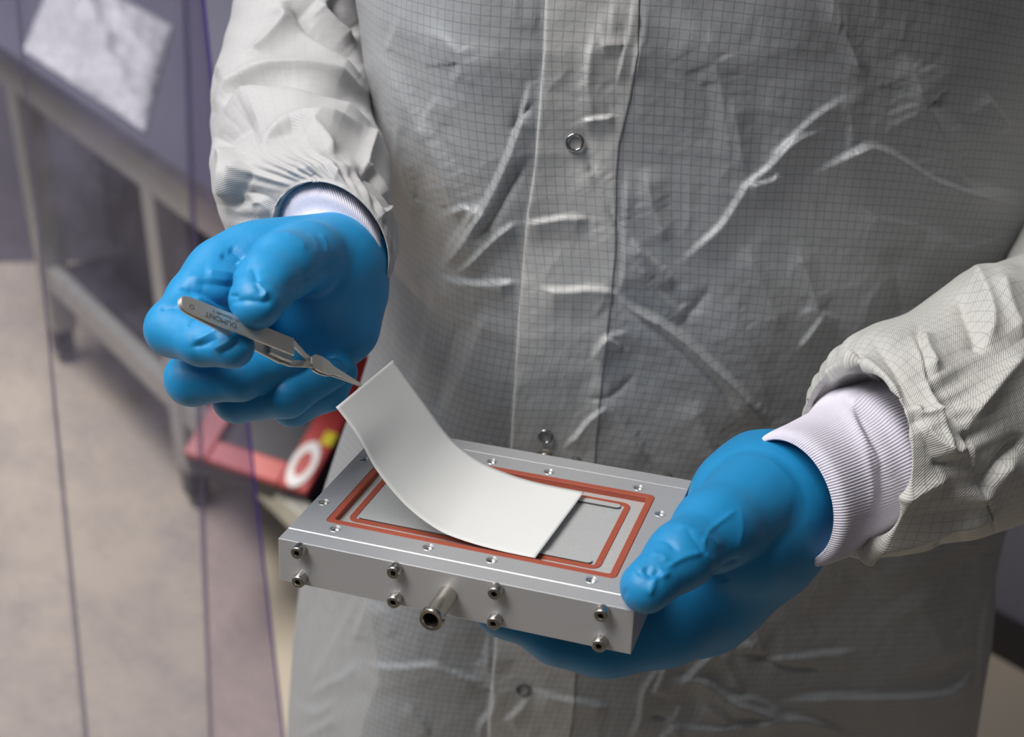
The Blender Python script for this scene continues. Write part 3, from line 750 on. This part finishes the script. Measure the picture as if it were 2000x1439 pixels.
stL = [
 ([(424, 222), (440, 195), (470, 172), (520, 155), (570, 152), (630, 162), (710, 180)], 6, 20, 9), ([(438, 210), (480, 180), (540, 178), (600, 190), (660, 205), (712, 222)], -6, 12, 10),
 ([(440, 225), (470, 195), (520, 190), (590, 200), (650, 218), (720, 250)], 5, 9, 26),
 ([(420, 290), (435, 262), (470, 240), (500, 228)], -4, 14, 18), ([(425, 285), (445, 305), (455, 340), (450, 400)], 4, 14, 16),
 ([(460, 390), (480, 320), (520, 270), (570, 246), (640, 255), (700, 260)], 4.5, 14, 16), ([(470, 330), (500, 285), (550, 262), (600, 258)], -4, 12, 14),
 ([(500, 120), (540, 70), (560, 40), (545, 0)], 3.5, 18, 16), ([(560, 0), (600, 60), (660, 105), (705, 140)], -5, 18, 14), ([(540, 20), (585, 60), (640, 110), (700, 150)], 4, 14, 20),
 ([(620, 0), (650, 40), (690, 80)], 4, 12, 12), ([(640, 0), (672, 40), (700, 70)], -5, 12, 10), ([(425, 150), (470, 135), (500, 120), (515, 100)], 3, 12, 14),
 ([(600, 255), (640, 290), (650, 310)], 2, 10, 10), ([(725, 258), (715, 300), (705, 340)], 2.5, 6, 10), ([(560, 335), (620, 330), (660, 335), (700, 345)], 2.5, 16, 10),
 ([(480, 375), (520, 385), (545, 400)], -3, 10, 10), ([(490, 400), (510, 395), (540, 425)], 2.5, 10, 10),
 ([(585, 345), (592, 365)], 2.0, 5, 5), ([(610, 340), (618, 358)], -2, 5, 5), ([(660, 340), (650, 356)], 2, 6, 6), ([(710, 340), (735, 380), (755, 410)], -2.5, 8, 8), ([(700, 330), (728, 345), (758, 392)], 2.5, 7, 8), ([(680, 350), (720, 390), (750, 430)], 2, 7, 7),
 ([(735, 430), (750, 415), (762, 400)], 2, 5, 5), ([(500, 330), (480, 370), (462, 410)], -2, 10, 10),
]
def dL(px, T, I, f):
    d_ = strokes(px, stL, 1.9)*f*np.clip((I-0.20)/0.10, 0.12, 1)
    sm = np.clip((I-0.22)/0.12, 0, 1)
    gath = (0.5*np.cos(T*34+3*np.sin(T*3))+0.5*np.cos(T*21+1+2*np.sin(T*2)))
    d_ += 0.0012*gath*np.exp(-((I-0.27)/0.06)**2)
    d_ += 0.004*vnoise(px[:, 0]/120, px[:, 1]/90, 21)*sm + 0.0014*vnoise(px[:, 0]/45, px[:, 1]/35, 22)*sm
    return d_
sleeveL = tube('sleeve', slL, 26, 420, M_sleeve, person, disp=dL); sleeveL['label'] = 'white gathered sleeve'

# --- right forearm: knit cuff
axR = (.80, -.22, .56)
kR = [ringdef(1535, 978, .668, 98, 125, axR, 120), ringdef(1555, 973, .669, 98, 138, axR, 132), ringdef(1600, 955, .684, 99, 142, axR, 134), ringdef(1650, 930, .696, 100, 146, axR, 136),
      ringdef(1674, 916, .703, 100, 160, axR, 148), ringdef(1700, 902, .713, 100, 155, axR, 143), ringdef(1722, 892, .722, 100, 158, axR, 146), ringdef(1760, 888, .74, 100, 128, axR), ringdef(1830, 860, .77, 100, 120, axR)]
stKR = [([(1700, 760), (1665, 800), (1690, 870), (1745, 930)], 2, 14, 10), ([(1640, 780), (1680, 860), (1700, 950), (1690, 1020)], 1.6, 12, 10), ([(1660, 790), (1712, 880), (1725, 960), (1715, 1010)], -2.2, 10, 10)]
tube('knit_cuff', kR, 14, 900, M_knit, person, disp=lambda px, T, I, f: 0.00024*np.cos(T*150) + strokes(px, stKR)*f)

# --- right sleeve
sa = (.78, -.16, .60)
endR = ringdef(1672, 892, .684, 112, 196, (.86, -.02, .50), 165)
slR = [hem_ring(endR, .76, .028, sa), hem_ring(endR, .86, .009, sa), hem_ring(endR, .95, -.003, sa), endR,
       ringdef(1715, 872, .698, 108, 218, sa, 190),
       ringdef(1775, 850, .712, 104, 226, sa, 200),
       ringdef(1850, 822, .728, 104, 238, sa, 205),
       ringdef(1930, 780, .745, 104, 254, (.8, -.2, .5), 210),
       ringdef(2010, 758, .762, 103, 246, (.8, -.3, .5), 215),
       ringdef(2110, 700, .785, 98, 240, (.7, -.5, .5), 215),
       ringdef(2200, 560, .82, 60, 230, (.3, -.9, .3), 210),
       ringdef(2230, 350, .86, 20, 230, (0, -1, .1), 220),
       ringdef(2200, 50, .86, 0, 240, (-.1, -1, .1), 230),
       ringdef(2130, -200, .83, 0, 230, (-.2, -1, .1), 225), ringdef(2030, -470, .79, 0, 215, (-.4, -.9, .1), 200), ringdef(1870, -670, .77, -15, 165, (-.9, -.6, .1), 160)]
stR = [
 ([(1792, 634), (1800, 680), (1815, 740), (1850, 790), (1880, 830)], -6, 10, 14), ([(1800, 640), (1812, 690), (1830, 730)], 4, 14, 14), ([(1780, 650), (1805, 720), (1818, 790), (1835, 860), (1815, 900)], 5, 16, 12),
 ([(1905, 525), (1925, 580), (1935, 630), (1925, 680)], 5, 18, 22), ([(1870, 580), (1895, 630), (1918, 690)], -4, 18, 14), ([(1960, 545), (1970, 600), (2000, 660)], 4, 20, 20),
 ([(1885, 835), (1900, 800), (1940, 750), (2000, 690)], 5, 12, 22), ([(1882, 840), (1895, 900), (1908, 965)], -5, 14, 8), ([(1895, 850), (1900, 910), (1910, 965), (1940, 930), (1990, 880)], 5, 10, 22),
 ([(1910, 968), (1950, 900), (2000, 850)], -4, 10, 14), ([(1790, 820), (1815, 860), (1850, 880), (1875, 850)], 5, 14, 16), ([(1780, 800), (1800, 850), (1830, 905), (1870, 890)], -3, 8, 10),
 ([(1790, 790), (1795, 810), (1830, 800)], 3, 6, 10), ([(1740, 1000), (1790, 960), (1850, 930)], 3, 12, 12), ([(1650, 1070), (1750, 1060), (1850, 1030), (1950, 990)], 3.5, 14, 16), ([(1680, 1050), (1690, 1075), (1710, 1090)], 3, 8, 8),
 ([(1610, 740), (1650, 715), (1680, 700)], 3, 8, 10), ([(1650, 700), (1690, 710), (1720, 740), (1760, 780)], 3, 12, 10), ([(1680, 690), (1682, 720)], -2.5, 6, 6), ([(1590, 800), (1610, 770), (1620, 750)], -2, 6, 6),
 ([(1700, 660), (1745, 720), (1785, 800)], -2, 14, 12), ([(1828, 1078), (1850, 1050), (1880, 1030)], -3, 8, 10),
]
def dR(px, T, I, f):
    d_ = strokes(px, stR, 1.4)*f
    gath = (0.5*np.cos(T*30+3*np.sin(T*3))+0.5*np.cos(T*19+1+2*np.sin(T*2)))
    sm = np.clip((I-0.22)/0.12, 0, 1); d_ += 0.0011*gath*np.exp(-((I-0.28)/0.05)**2)
    d_ += 0.006*vnoise(px[:, 0]/130, px[:, 1]/110, 31)*sm + 0.0012*vnoise(px[:, 0]/50, px[:, 1]/50, 32)*sm
    return d_
sleeveR = tube('sleeve', slR, 26, 440, M_sleeve2, person, disp=dR); sleeveR['label'] = 'off-white twill sleeve with gathered hem'

# glove rim beads
def bead(pts, r, parent, name='rolled_rim', mat=M_glove, close=False):
    P = crom(np.array([C(*p) for p in pts]), 10); n = len(P); V = []
    for i in range(n):
        t = P[min(i+1, n-1)]-P[max(i-1, 0)]; t /= np.linalg.norm(t); a = np.cross(t, [0, 0, 1.]); a /= np.linalg.norm(a); b_ = np.cross(t, a)
        for k in range(10):
            th = 2*math.pi*k/10; V.append(P[i]+r*(a*math.cos(th)+b_*math.sin(th)))
    return mesh_np(name, c2w(np.array(V)), grid_faces(n, 10, close=True), mat, parent)

# ------------------------------------------------------------------ coat torso
YC = 0.80
rows_py = np.r_[np.linspace(-960, -20, 44), np.linspace(-15, 1460, 430), np.linspace(1475, 1950, 40)]
Lx = np.interp(rows_py, [-960, -900, -800, -700, -560, -350, 0, 60, 220, 400, 520, 640, 760, 870, 950, 1160, 1300, 1439, 2500, 4200], [1200, 1130, 1010, 850, 740, 700, 690, 698, 716, 752, 760, 738, 700, 660, 634, 578, 562, 552, 520, 560])
Rx = np.interp(rows_py, [-960, -900, -800, -700, -560, -350, 0, 450, 800, 1010, 1060, 1130, 1200, 1260, 1350, 1439, 2500, 4200], [1400, 1500, 1700, 1900, 2010, 2050, 2040, 2030, 2000, 1975, 1960, 1945, 1943, 1938, 1922, 1908, 1850, 1700])
def plane_pt(px, py, Y):
    d_ = c2w(C(px, py, 1.0)) - np.array([0, 0, CAM_H]); t = Y/d_[..., 1]; return np.array([0, 0, CAM_H]) + d_*t[..., None]
NF = 460; NB = 50
Lw = plane_pt(Lx, rows_py, YC); Rw = plane_pt(Rx, rows_py, YC)
s = np.linspace(0, 1, NF)
# front profile: rises quickly at both sides, crest left of the middle
def prof(s):
    a = np.clip(s/0.25, 0, 1); b = np.clip((1-s)/0.62, 0, 1)
    return (1-(1-a)**2.4)*(1-(1-b)**2.2)
front = Lw[:, None, :] + (Rw-Lw)[:, None, :]*s[None, :, None]
bulge = np.interp(rows_py, [-960, -650, 0, 500, 900, 1439, 4200], [0.05, 0.09, 0.108, 0.110, 0.106, 0.10, 0.10])
front[:, :, 1] -= bulge[:, None]*prof(s)[None, :]
# left edge of the row wraps: keep silhouette
back = Rw[:, None, :] + (Lw-Rw)[:, None, :]*np.linspace(0, 1, NB+2)[1:-1][None, :, None]
back[:, :, 1] += np.interp(rows_py, [-960, -600], [0.05, 0.11])[:, None]*(np.sin(np.linspace(0, np.pi, NB+2)[1:-1])**0.7)[None, :]
_p = w2px(front); rr_ = rows_py[:, None]
xl = np.interp(rows_py, [900, 1165, 1240, 1300, 1370, 1439, 1950], [700, 742, 716, 700, 690, 678, 650])[:, None]
front[:, :, 1] += 0.030*np.clip((xl-_p[..., 0])/130, 0, 1)*np.clip((rr_-930)/200, 0, 1)
xl = np.interp(rows_py, [-200, 105, 240, 400, 520, 700], [720, 752, 778, 768, 762, 745])[:, None]
front[:, :, 1] += 0.014*np.clip((xl-_p[..., 0])/60, 0, 1)*np.clip((rr_+100)/150, 0, 1)*np.clip((760-rr_)/150, 0, 1)
Fr = front.reshape(-1, 3); pxF = w2px(Fr)
K = 1.0
stC = [
 # right of the placket
 ([(1205, 165), (1212, 130), (1225, 70), (1240, 0)], 1.5, 5, 6),
 ([(1146, 303), (1160, 345), (1190, 400), (1215, 470)], -3, 8, 6), ([(1150, 310), (1172, 350), (1185, 385), (1200, 430), (1222, 468)], 2.2, 5, 12),
 ([(1234, 462), (1255, 485), (1290, 520), (1312, 560)], 3.2, 7, 8), ([(1262, 330), (1272, 390), (1290, 435), (1303, 468)], 2.6, 6, 10), ([(1225, 330), (1222, 400), (1218, 520), (1205, 575)], 2.2, 8, 8),
 ([(1205, 575), (1235, 600), (1290, 628), (1330, 655), (1380, 700), (1430, 745), (1470, 790), (1495, 830)], 5.5, 12, 14), ([(1215, 590), (1290, 648), (1350, 700), (1410, 760), (1440, 810)], -3.5, 12, 14),
 ([(1240, 500), (1280, 560), (1320, 600), (1330, 640)], 2.0, 8, 12),
 ([(1335, 505), (1372, 470), (1410, 435), (1440, 390), (1462, 355), (1500, 325), (1545, 275), (1600, 254)], 3.0, 9, 8), ([(1462, 358), (1485, 352), (1510, 344), (1518, 330)], 2.6, 5, 9),
 ([(1430, 330), (1415, 230), (1395, 120), (1330, 20)], 2.2, 14, 10), ([(1455, 350), (1440, 250), (1430, 190)], 1.6, 8, 8), ([(1500, 310), (1560, 255), (1600, 220), (1650, 190)], 2, 10, 8),
 ([(1590, 340), (1640, 310), (1675, 290), (1695, 282), (1730, 292), (1770, 315), (1820, 345), (1880, 365), (1995, 400)], 3.8, 12, 9), ([(1665, 296), (1678, 286), (1698, 281)], 2, 4, 6),
 ([(1660, 300), (1662, 240), (1650, 180)], 1.4, 10, 10),
 ([(1618, 0), (1640, 40), (1660, 85), (1672, 120), (1680, 150)], 3.2, 7, 7), ([(1765, 110), (1785, 140), (1800, 190), (1815, 215), (1835, 255), (1855, 310), (1885, 350), (1930, 368), (2010, 385)], 4.2, 10, 16),
 ([(1920, 180), (1945, 212), (1975, 255)], 3.2, 10, 6), ([(1690, 410), (1712, 420), (1760, 432), (1810, 445)], 2.8, 6, 12), ([(1815, 445), (1850, 465), (1880, 478), (1925, 468), (1965, 443)], 3, 10, 12),
 ([(1455, 480), (1480, 530), (1505, 590), (1528, 645)], 2.2, 8, 10), ([(1555, 475), (1575, 530), (1590, 575), (1600, 605), (1640, 625)], 2.4, 7, 8), ([(1560, 680), (1590, 640), (1605, 612)], 2, 6, 8),
 ([(1740, 480), (1755, 560), (1765, 640)], -2.5, 20, 24), ([(1400, 560), (1450, 640), (1480, 720), (1500, 800)], 1.8, 14, 12),
 ([(1240, 160), (1248, 100), (1262, 40), (1250, 0)], 2, 10, 10), ([(1320, 640), (1355, 600), (1385, 560)], -1.8, 10, 10),
 ([(1170, 740), (1200, 790), (1235, 850), (1270, 900)], 2.2, 8, 10), ([(1160, 700), (1180, 660), (1230, 640)], 1.6, 8, 10), ([(1150, 780), (1200, 770), (1240, 730)], -1.6, 6, 8), ([(1180, 650), (1205, 668), (1215, 680)], 1.8, 4, 5),
 ([(1350, 780), (1380, 850), (1400, 900)], 2, 12, 12),
 # left of the placket
 ([(752, 108), (762, 135), (780, 175), (805, 225), (838, 285), (865, 345), (880, 400), (876, 418)], 4.2, 14, 7), ([(750, 112), (768, 180), (776, 240), (770, 330), (765, 440), (763, 520)], 3.2, 10, 10),
 ([(785, 300), (790, 350), (805, 385), (830, 410)], 2.6, 8, 6), ([(874, 416), (890, 408), (905, 404), (922, 410), (932, 400)], 3, 6, 6), ([(790, 10), (770, 60), (752, 105)], 2, 10, 10),
 ([(1035, 165), (1015, 240), (985, 320), (945, 400), (900, 470), (868, 515), (848, 533)], 5.0, 7, 20), ([(932, 395), (915, 425), (880, 480), (865, 510)], 3, 8, 8),
 ([(848, 533), (870, 538), (900, 546), (950, 550), (1008, 550)], 4.0, 10, 5), ([(1008, 433), (985, 445), (955, 470), (920, 505), (890, 530)], 3.4, 5, 6), ([(1025, 432), (1060, 428), (1110, 420), (1150, 425)], 2.4, 7, 7),
 ([(1040, 200), (1010, 235), (1000, 262)], -1.8, 6, 6), ([(1030, 310), (1005, 350), (960, 430), (925, 470)], -3, 8, 10), ([(850, 530), (846, 580), (835, 640), (820, 700), (800, 770)], 3.2, 14, 20),
 ([(815, 60), (860, 70), (900, 120), (880, 170)], 1.5, 14, 14), ([(860, 185), (830, 230), (835, 270)], 1.5, 10, 10), ([(780, 620), (760, 700), (735, 800), (700, 880)], 4, 20, 22), ([(960, 600), (930, 660), (900, 730), (870, 800)], 2.4, 18, 22),
 ([(900, 620), (870, 720), (850, 820)], -2.2, 18, 18), ([(1000, 0), (1030, 20), (1055, 28)], 2.2, 8, 8), ([(700, 60), (718, 150), (735, 260), (760, 360)], 3, 8, 14),
 # placket panel
 ([(1055, 560), (1100, 562), (1150, 558), (1185, 562), (1205, 575)], 3.0, 10, 7), ([(1135, 236), (1160, 230), (1200, 226)], 2.6, 4, 6), ([(1170, 85), (1200, 80), (1220, 84)], 2.0, 4, 5), ([(1160, 240), (1148, 160), (1158, 80), (1210, 15)], 1.8, 10, 10),
 ([(1190, 30), (1205, 20), (1225, 15)], 1.6, 5, 5), ([(1105, 870), (1130, 845), (1155, 815), (1190, 790)], 2.2, 5, 6),
 # below the plate
  ([(602, 1355), (640, 1330), (670, 1318), (700, 1290)], 3.0, 6, 8), ([(695, 1170), (660, 1240), (620, 1310), (605, 1345)], 2.4, 10, 10),
 ([(565, 1365), (590, 1382), (620, 1385), (650, 1370)], 3.6, 7, 8), ([(590, 1430), (625, 1415), (655, 1395)], 2.6, 8, 8), ([(700, 1290), (725, 1298), (780, 1301), (845, 1298), (880, 1312), (930, 1325), (960, 1335)], 2.6, 10, 6), ([(720, 1170), (700, 1220), (690, 1250)], 3, 8, 8),
 ([(740, 1180), (755, 1210), (765, 1245)], 1.6, 6, 6), ([(955, 1240), (952, 1290), (964, 1340), (958, 1385), (940, 1410), (935, 1439)], 3.2, 6, 12), ([(1045, 1340), (1080, 1352), (1130, 1362), (1190, 1376)], 3.0, 8, 7), ([(1040, 1345), (1010, 1380), (985, 1400)], 2, 8, 10),
 ([(795, 1375), (820, 1405), (840, 1439)], 1.6, 6, 6), ([(1230, 1445), (1250, 1400), (1258, 1340), (1300, 1290)], 2, 8, 8), ([(1310, 1318), (1335, 1328), (1365, 1300), (1400, 1265), (1410, 1255)], 3.0, 7, 7), ([(1305, 1285), (1290, 1320), (1275, 1350)], 2.4, 7, 8),
 ([(1345, 1325), (1380, 1328), (1420, 1358), (1470, 1378), (1530, 1400)], 4.2, 9, 8), ([(1420, 1355), (1470, 1362), (1505, 1378), (1530, 1398)], 2.6, 7, 7), ([(1530, 1372), (1570, 1364), (1640, 1360), (1750, 1358), (1840, 1350), (1885, 1325), (1912, 1288)], 3.8, 8, 14),
 ([(1410, 1265), (1430, 1310), (1450, 1350)], 2.2, 6, 6), ([(1440, 1255), (1462, 1256), (1475, 1262)], 2.2, 4, 4), ([(1450, 1272), (1500, 1290), (1550, 1305), (1610, 1308)], -2.2, 8, 6), ([(1470, 1290), (1530, 1285), (1600, 1278), (1680, 1268)], 2.4, 6, 12),
 ([(1300, 1400), (1345, 1418), (1400, 1420), (1440, 1412), (1530, 1400), (1600, 1410), (1660, 1439)], 3, 7, 9), ([(1270, 1395), (1300, 1405), (1325, 1415)], -2, 5, 5), ([(1320, 1410), (1290, 1439)], 2, 6, 8), ([(1328, 1375), (1315, 1400), (1300, 1410)], 2, 5, 6), ([(1370, 1370), (1410, 1390), (1430, 1410)], 1.8, 6, 8),
 ([(1942, 1130), (1925, 1200), (1915, 1290), (1905, 1439)], 2.5, 8, 8), ([(1475, 1200), (1480, 1250), (1500, 1280)], 1.8, 10, 10), ([(1780, 1150), (1820, 1220), (1860, 1300)], 3, 40, 40), ([(1700, 1110), (1640, 1180), (1560, 1240)], -2.5, 40, 40),
]
Hc = strokes(pxF, stC, 1.15, 1.0, True)
Hc += 0.005*vnoise(pxF[:, 0]/230, pxF[:, 1]/260, 41) + 0.0018*vnoise(pxF[:, 0]/95, pxF[:, 1]/120, 42)
cr_ = np.abs(vnoise(pxF[:, 0]/70+vnoise(pxF[:, 0]/60, pxF[:, 1]/60, 45)*1.5, pxF[:, 1]/85, 43)); Hc += 0.0013*(0.25-cr_)
cr_ = np.abs(vnoise(pxF[:, 0]/34+3+vnoise(pxF[:, 0]/30, pxF[:, 1]/30, 46), pxF[:, 1]/40, 44)); Hc += 0.0005*(0.25-cr_)
Sgrid = np.tile(s, len(rows_py)); edge = np.clip(np.minimum(Sgrid, 1-Sgrid)/0.04, 0, 1)
# placket: the front panel laps over along this line
plL = np.interp(rows_py, [-700, 0, 30, 200, 280, 480, 700, 860, 1200, 1300, 1380, 1439, 4200], [1090, 1062, 1059, 1044, 1030, 1012, 998, 988, 954, 956, 960, 936, 905])
plR = np.interp(rows_py, [-700, 0, 80, 160, 220, 350, 500, 620, 760, 880, 1200, 1439, 4200], [1270, 1246, 1232, 1210, 1204, 1202, 1186, 1172, 1160, 1142, 1120, 1080, 1040])
plLr = np.repeat(plL, NF)
lap = 1/(1+np.exp(-(pxF[:, 0]-plLr)/1.5)); 
Fr2 = Fr.copy(); Fr2[:, 1] -= Hc*edge + 0.0012*lap*edge
body = np.concatenate([Fr2.reshape(len(rows_py), NF, 3), back], 1); nc = NF+NB
# uv: fan of threads
seglen = np.r_[0, np.cumsum(np.linalg.norm(np.diff(front[200], axis=0), axis=1))]
s0 = seglen[int(NF*0.35)]
fanX = -0.055; R0 = 1.2
U0 = (seglen - s0)[None, :] + 0.035
Zr = Lw[:, 2][:, None]
dx = U0 - fanX; uu = np.arctan2(dx, Zr)*R0; vv = np.sqrt(dx**2+Zr**2)
uvF = np.stack([uu, vv], -1); ub = np.linspace(uu[:, -1], uu[:, -1]+0.6, NB, axis=1)
uvB = np.stack([ub, np.repeat(Zr, NB, 1)], -1)
uvA = np.concatenate([uvF, uvB], 1)
# closing column duplicate
body = np.concatenate([body, body[:, :1]], 1); uvA = np.concatenate([uvA, uvA[:, -1:]+[0.01, 0]], 1); nc += 1
Fb = grid_faces(len(rows_py), nc)
V = body.reshape(-1, 3)
top = body[0, :-1]; ctop = top.mean(0)
coat = mesh_np('coat', V, Fb[:, ::-1], M_coat, person, uv=uvA.reshape(-1, 2)); coat['label'] = 'crinkled pale grey cleanroom coat with a fine dark thread grid'
# placket strip as its own layer
surf = Fr2.reshape(len(rows_py), NF, 3); pxs = pxF.reshape(len(rows_py), NF, 2)
NP = 70; rr = [i for i in range(len(rows_py)) if -900 < rows_py[i] < 2600]
Vp = []; Up = []
for i in rr:
    xs = pxs[i, :, 0]; lo_ = int(NF*0.02)
    tgt = np.linspace(plL[i]-1.0, plR[i], NP)
    k = np.interp(tgt, xs[lo_:], np.arange(lo_, NF))
    for a in range(NP):
        p = np.array([np.interp(k[a], np.arange(NF), surf[i, :, c]) for c in range(3)])
        p[1] -= 0.0009 if 0 < a < NP-1 else 0.0004
        Vp.append(p); Up.append((np.interp(k[a], np.arange(NF), uvF[i, :, 0]), vv[i, int(k[a])]))
plk = mesh_np('placket', np.array(Vp), grid_faces(len(rr), NP)[:, ::-1], M_placket, coat, uv=np.array(Up))
mo = plk.modifiers.new('t', 'SOLIDIFY'); mo.thickness = 0.0006; mo.offset = -1
# snap rings
def surf_at(px, py):
    dd = (pxs[..., 0]-px)**2 + (pxs[..., 1]-py)**2; i, j = np.unravel_index(np.argmin(dd), dd.shape)
    return surf[i, j]
for (px, py, r, mat) in ((1121, 276, 0.0050, M_snap), (1066, 848, 0.0046, M_snap), (1019, 1336, 0.0047, M_snapc), (1150, -290, 0.0050, M_snap)):
    p = surf_at(px, py); b = bmesh.new(); MMx = Matrix.Translation((p[0], p[1]-0.0014, p[2])) @ Matrix.Rotation(math.radians(84), 4, 'X')
    t = 0.00085
    prf = [(r-t*1.0+t*math.cos(a), 0.0012*0.6+t*0.9*math.sin(a)) for a in [2*math.pi*k/12 for k in range(13)]]
    lathe(b, prf, 40, MMx); bm_obj('snap_ring', b, mat, coat, True)

# body under the coat: one continuous figure (head, shoulders, legs) outside the frame
def skin_body():
    cx = 0.10; cy = 0.86
    nodes = [((cx, cy, 0.92), .12), ((cx, cy, 1.15), .10), ((cx, cy+0.01, 1.40), .09), ((cx, cy+0.01, 1.50), .055), ((cx, cy-0.01, 1.62), .085), ((cx, cy-0.01, 1.72), .085),
             ((cx-0.10, cy, 0.80), .085), ((cx-0.11, cy, 0.48), .062), ((cx-0.12, cy+0.02, 0.10), .042), ((cx-0.13, cy-0.14, 0.035), .034),
             ((cx+0.10, cy, 0.80), .085), ((cx+0.11, cy, 0.48), .062), ((cx+0.12, cy+0.02, 0.10), .042), ((cx+0.13, cy-0.14, 0.035), .034)]
    ed = [(0, 1), (1, 2), (2, 3), (3, 4), (4, 5), (0, 6), (6, 7), (7, 8), (8, 9), (0, 10), (10, 11), (11, 12), (12, 13)]
    me = bpy.data.meshes.new('body'); me.from_pydata([n[0] for n in nodes], ed, [])
    o = bpy.data.objects.new('body', me); COL.objects.link(o)
    o.modifiers.new('s', 'SKIN'); 
    sv = me.skin_vertices[0].data
    for i, n_ in enumerate(nodes): sv[i].radius = (n_[1], n_[1])
    sv[0].use_root = True
    o.modifiers.new('d', 'SUBSURF').levels = 2
    dg = bpy.context.evaluated_depsgraph_get(); m2 = bpy.data.meshes.new_from_object(o.evaluated_get(dg)); bpy.data.objects.remove(o)
    m2.name = 'body'; return m2
bmx = skin_body(); bo = link('body', bmx, M_sleeve, person)

# ------------------------------------------------------------------ tweezers
tz0 = C(352, 588, .578); tz1 = C(707, 753, .655)      # handle end, tip
ax_ = (tz1-tz0); TL = np.linalg.norm(ax_); ax_ /= TL
# broad face turned to the lens and upwards
wd = C(1, 0, 0); upv = np.array([.10, -.50, -.86]); nf = upv - ax_*(upv@ax_); nf /= np.linalg.norm(nf); wd = np.cross(nf, ax_)
axw, nfw, wdw = rotw(ax_), rotw(nf), rotw(wd)
MT = Matrix([list(r) for r in np.stack([axw, wdw, nfw], 1)]).to_4x4(); MT.translation = Vector(c2w(tz0))
tw = empty('tweezers', mat=MT); tag(tw, 'steel cross-action tweezers between gloved thumb and fingers', 'tweezers')
def blade(name, outline, zf, t, par, mat=M_tweez):
    """outline: (x, half_width, y_centre) stations; zf(x) centreline height; t thickness"""
    bm = bmesh.new(); prev = None; first = None
    for (x, hw, yc) in outline:
        z = zf(x); v = [bm.verts.new((x, yc-hw, z-t/2)), bm.verts.new((x, yc+hw, z-t/2)), bm.verts.new((x, yc+hw, z+t/2)), bm.verts.new((x, yc-hw, z+t/2))]
        if prev:
            for k in range(4): bm.faces.new((prev[k], prev[(k+1) % 4], v[(k+1) % 4], v[k]))
        else: bm.faces.new(v)
        prev = v
    bm.faces.new(prev[::-1])
    bmesh.ops.recalc_face_normals(bm, faces=bm.faces)
    es = [e for e in bm.edges if e.calc_face_angle(0) > 0.9]
    bmesh.ops.bevel(bm, geom=es, offset=t*0.15, segments=1, affect='EDGES')
    return bm_obj(name, bm, mat, par)
k_ = TL/0.1122
hx = [(0.0000, .0010, 0), (0.0004, .0019, 0), (0.0012, .0028, 0), (0.0025, .0034, 0), (0.005, .0038, 0), (0.020, .0041, 0), (0.040, .0043, 0), (0.0600, .0043, 0)]
def zt(x): return np.interp(x, [0, .02, .06, .068], [0, .0012, .0042, .0044])
def zb(x): return -np.interp(x, [0, .02, .06, .068], [0.0012, .0020, .0050, .0052])
blade('upper_arm', hx, zt, .0009, tw)
blade('lower_arm', [(x, w_, y) for x, w_, y in hx], zb, .0009, tw)
# crossing straps: upper arm's strap bends down, lower's goes up
blade('crossing_strap', [(0.0600, .0018, 0.0022), (0.0640, .0017, 0.002), (0.0715, .0016, 0.0018), (0.0760, .0018, 0.001)], lambda x: np.interp(x, [.06, .0715, .076], [.0040, -.0002, -.0010]), .0009, tw)
blade('crossing_strap', [(0.0600, .0018, -0.0022), (0.0660, .0017, -0.002), (0.0725, .0016, -0.0018), (0.0770, .0018, -0.001)], lambda x: np.interp(x, [.06, .066, .0725, .077], [-.0050, -.0046, -.0005, .0010]), .0009, tw)
jaw = [(0.0735, .0016, 0), (0.0760, .0038, 0), (0.0800, .0042, 0), (0.0845, .0036, 0), (0.0875, .0023, 0), (0.0950, .0015, 0), (0.105, .0008, 0), (TL, .00018, 0)]
blade('upper_jaw', jaw, lambda x: np.interp(x, [.0735, .08, .09, TL], [.0012, .0016, .0012, .00025]), .0008, tw)
blade('lower_jaw', [(x, w_*0.98, y) for x, w_, y in jaw], lambda x: np.interp(x, [.0735, .08, .09, TL], [-.0008, -.0006, -.0004, -.0003]), .0008, tw)
blade('inner_guide', [(0.0520, .0030, 0), (0.0600, .0030, 0), (0.0655, .0026, 0)], lambda x: -0.0030, .0020, tw)
ua = [o for o in tw.children if o.name.startswith('upper_arm')][0]
def text_obj(txt, size, x, y, rot, par, name='etched_lettering'):
    cu = bpy.data.curves.new('t', 'FONT'); cu.body = txt; cu.size = size; cu.extrude = 0.00002; cu.align_x = 'LEFT'
    o = bpy.data.objects.new('t', cu); COL.objects.link(o); dg = bpy.context.evaluated_depsgraph_get(); dg.update()
    me = bpy.data.meshes.new_from_object(o.evaluated_get(dg)); bpy.data.objects.remove(o)
    me.name = name; r = link(name, me, M_etch, par, False)
    sl = math.atan2(zt(.03)-zt(.005), .025)
    r.matrix_local = Matrix.Translation((x, y, zt(x)+0.00050)) @ Matrix.Rotation(-sl, 4, 'Y') @ Matrix.Rotation(rot, 4, 'Z'); return r
text_obj('DUMONT', 0.0037, 0.0285, -0.0002, math.pi, ua)
text_obj('O', 0.0032, 0.0068, 0.0002, math.pi, ua)
text_obj('N3 - Dumoxel\u00ae  9', 0.0018, 0.0300, 0.0021, math.pi, ua)
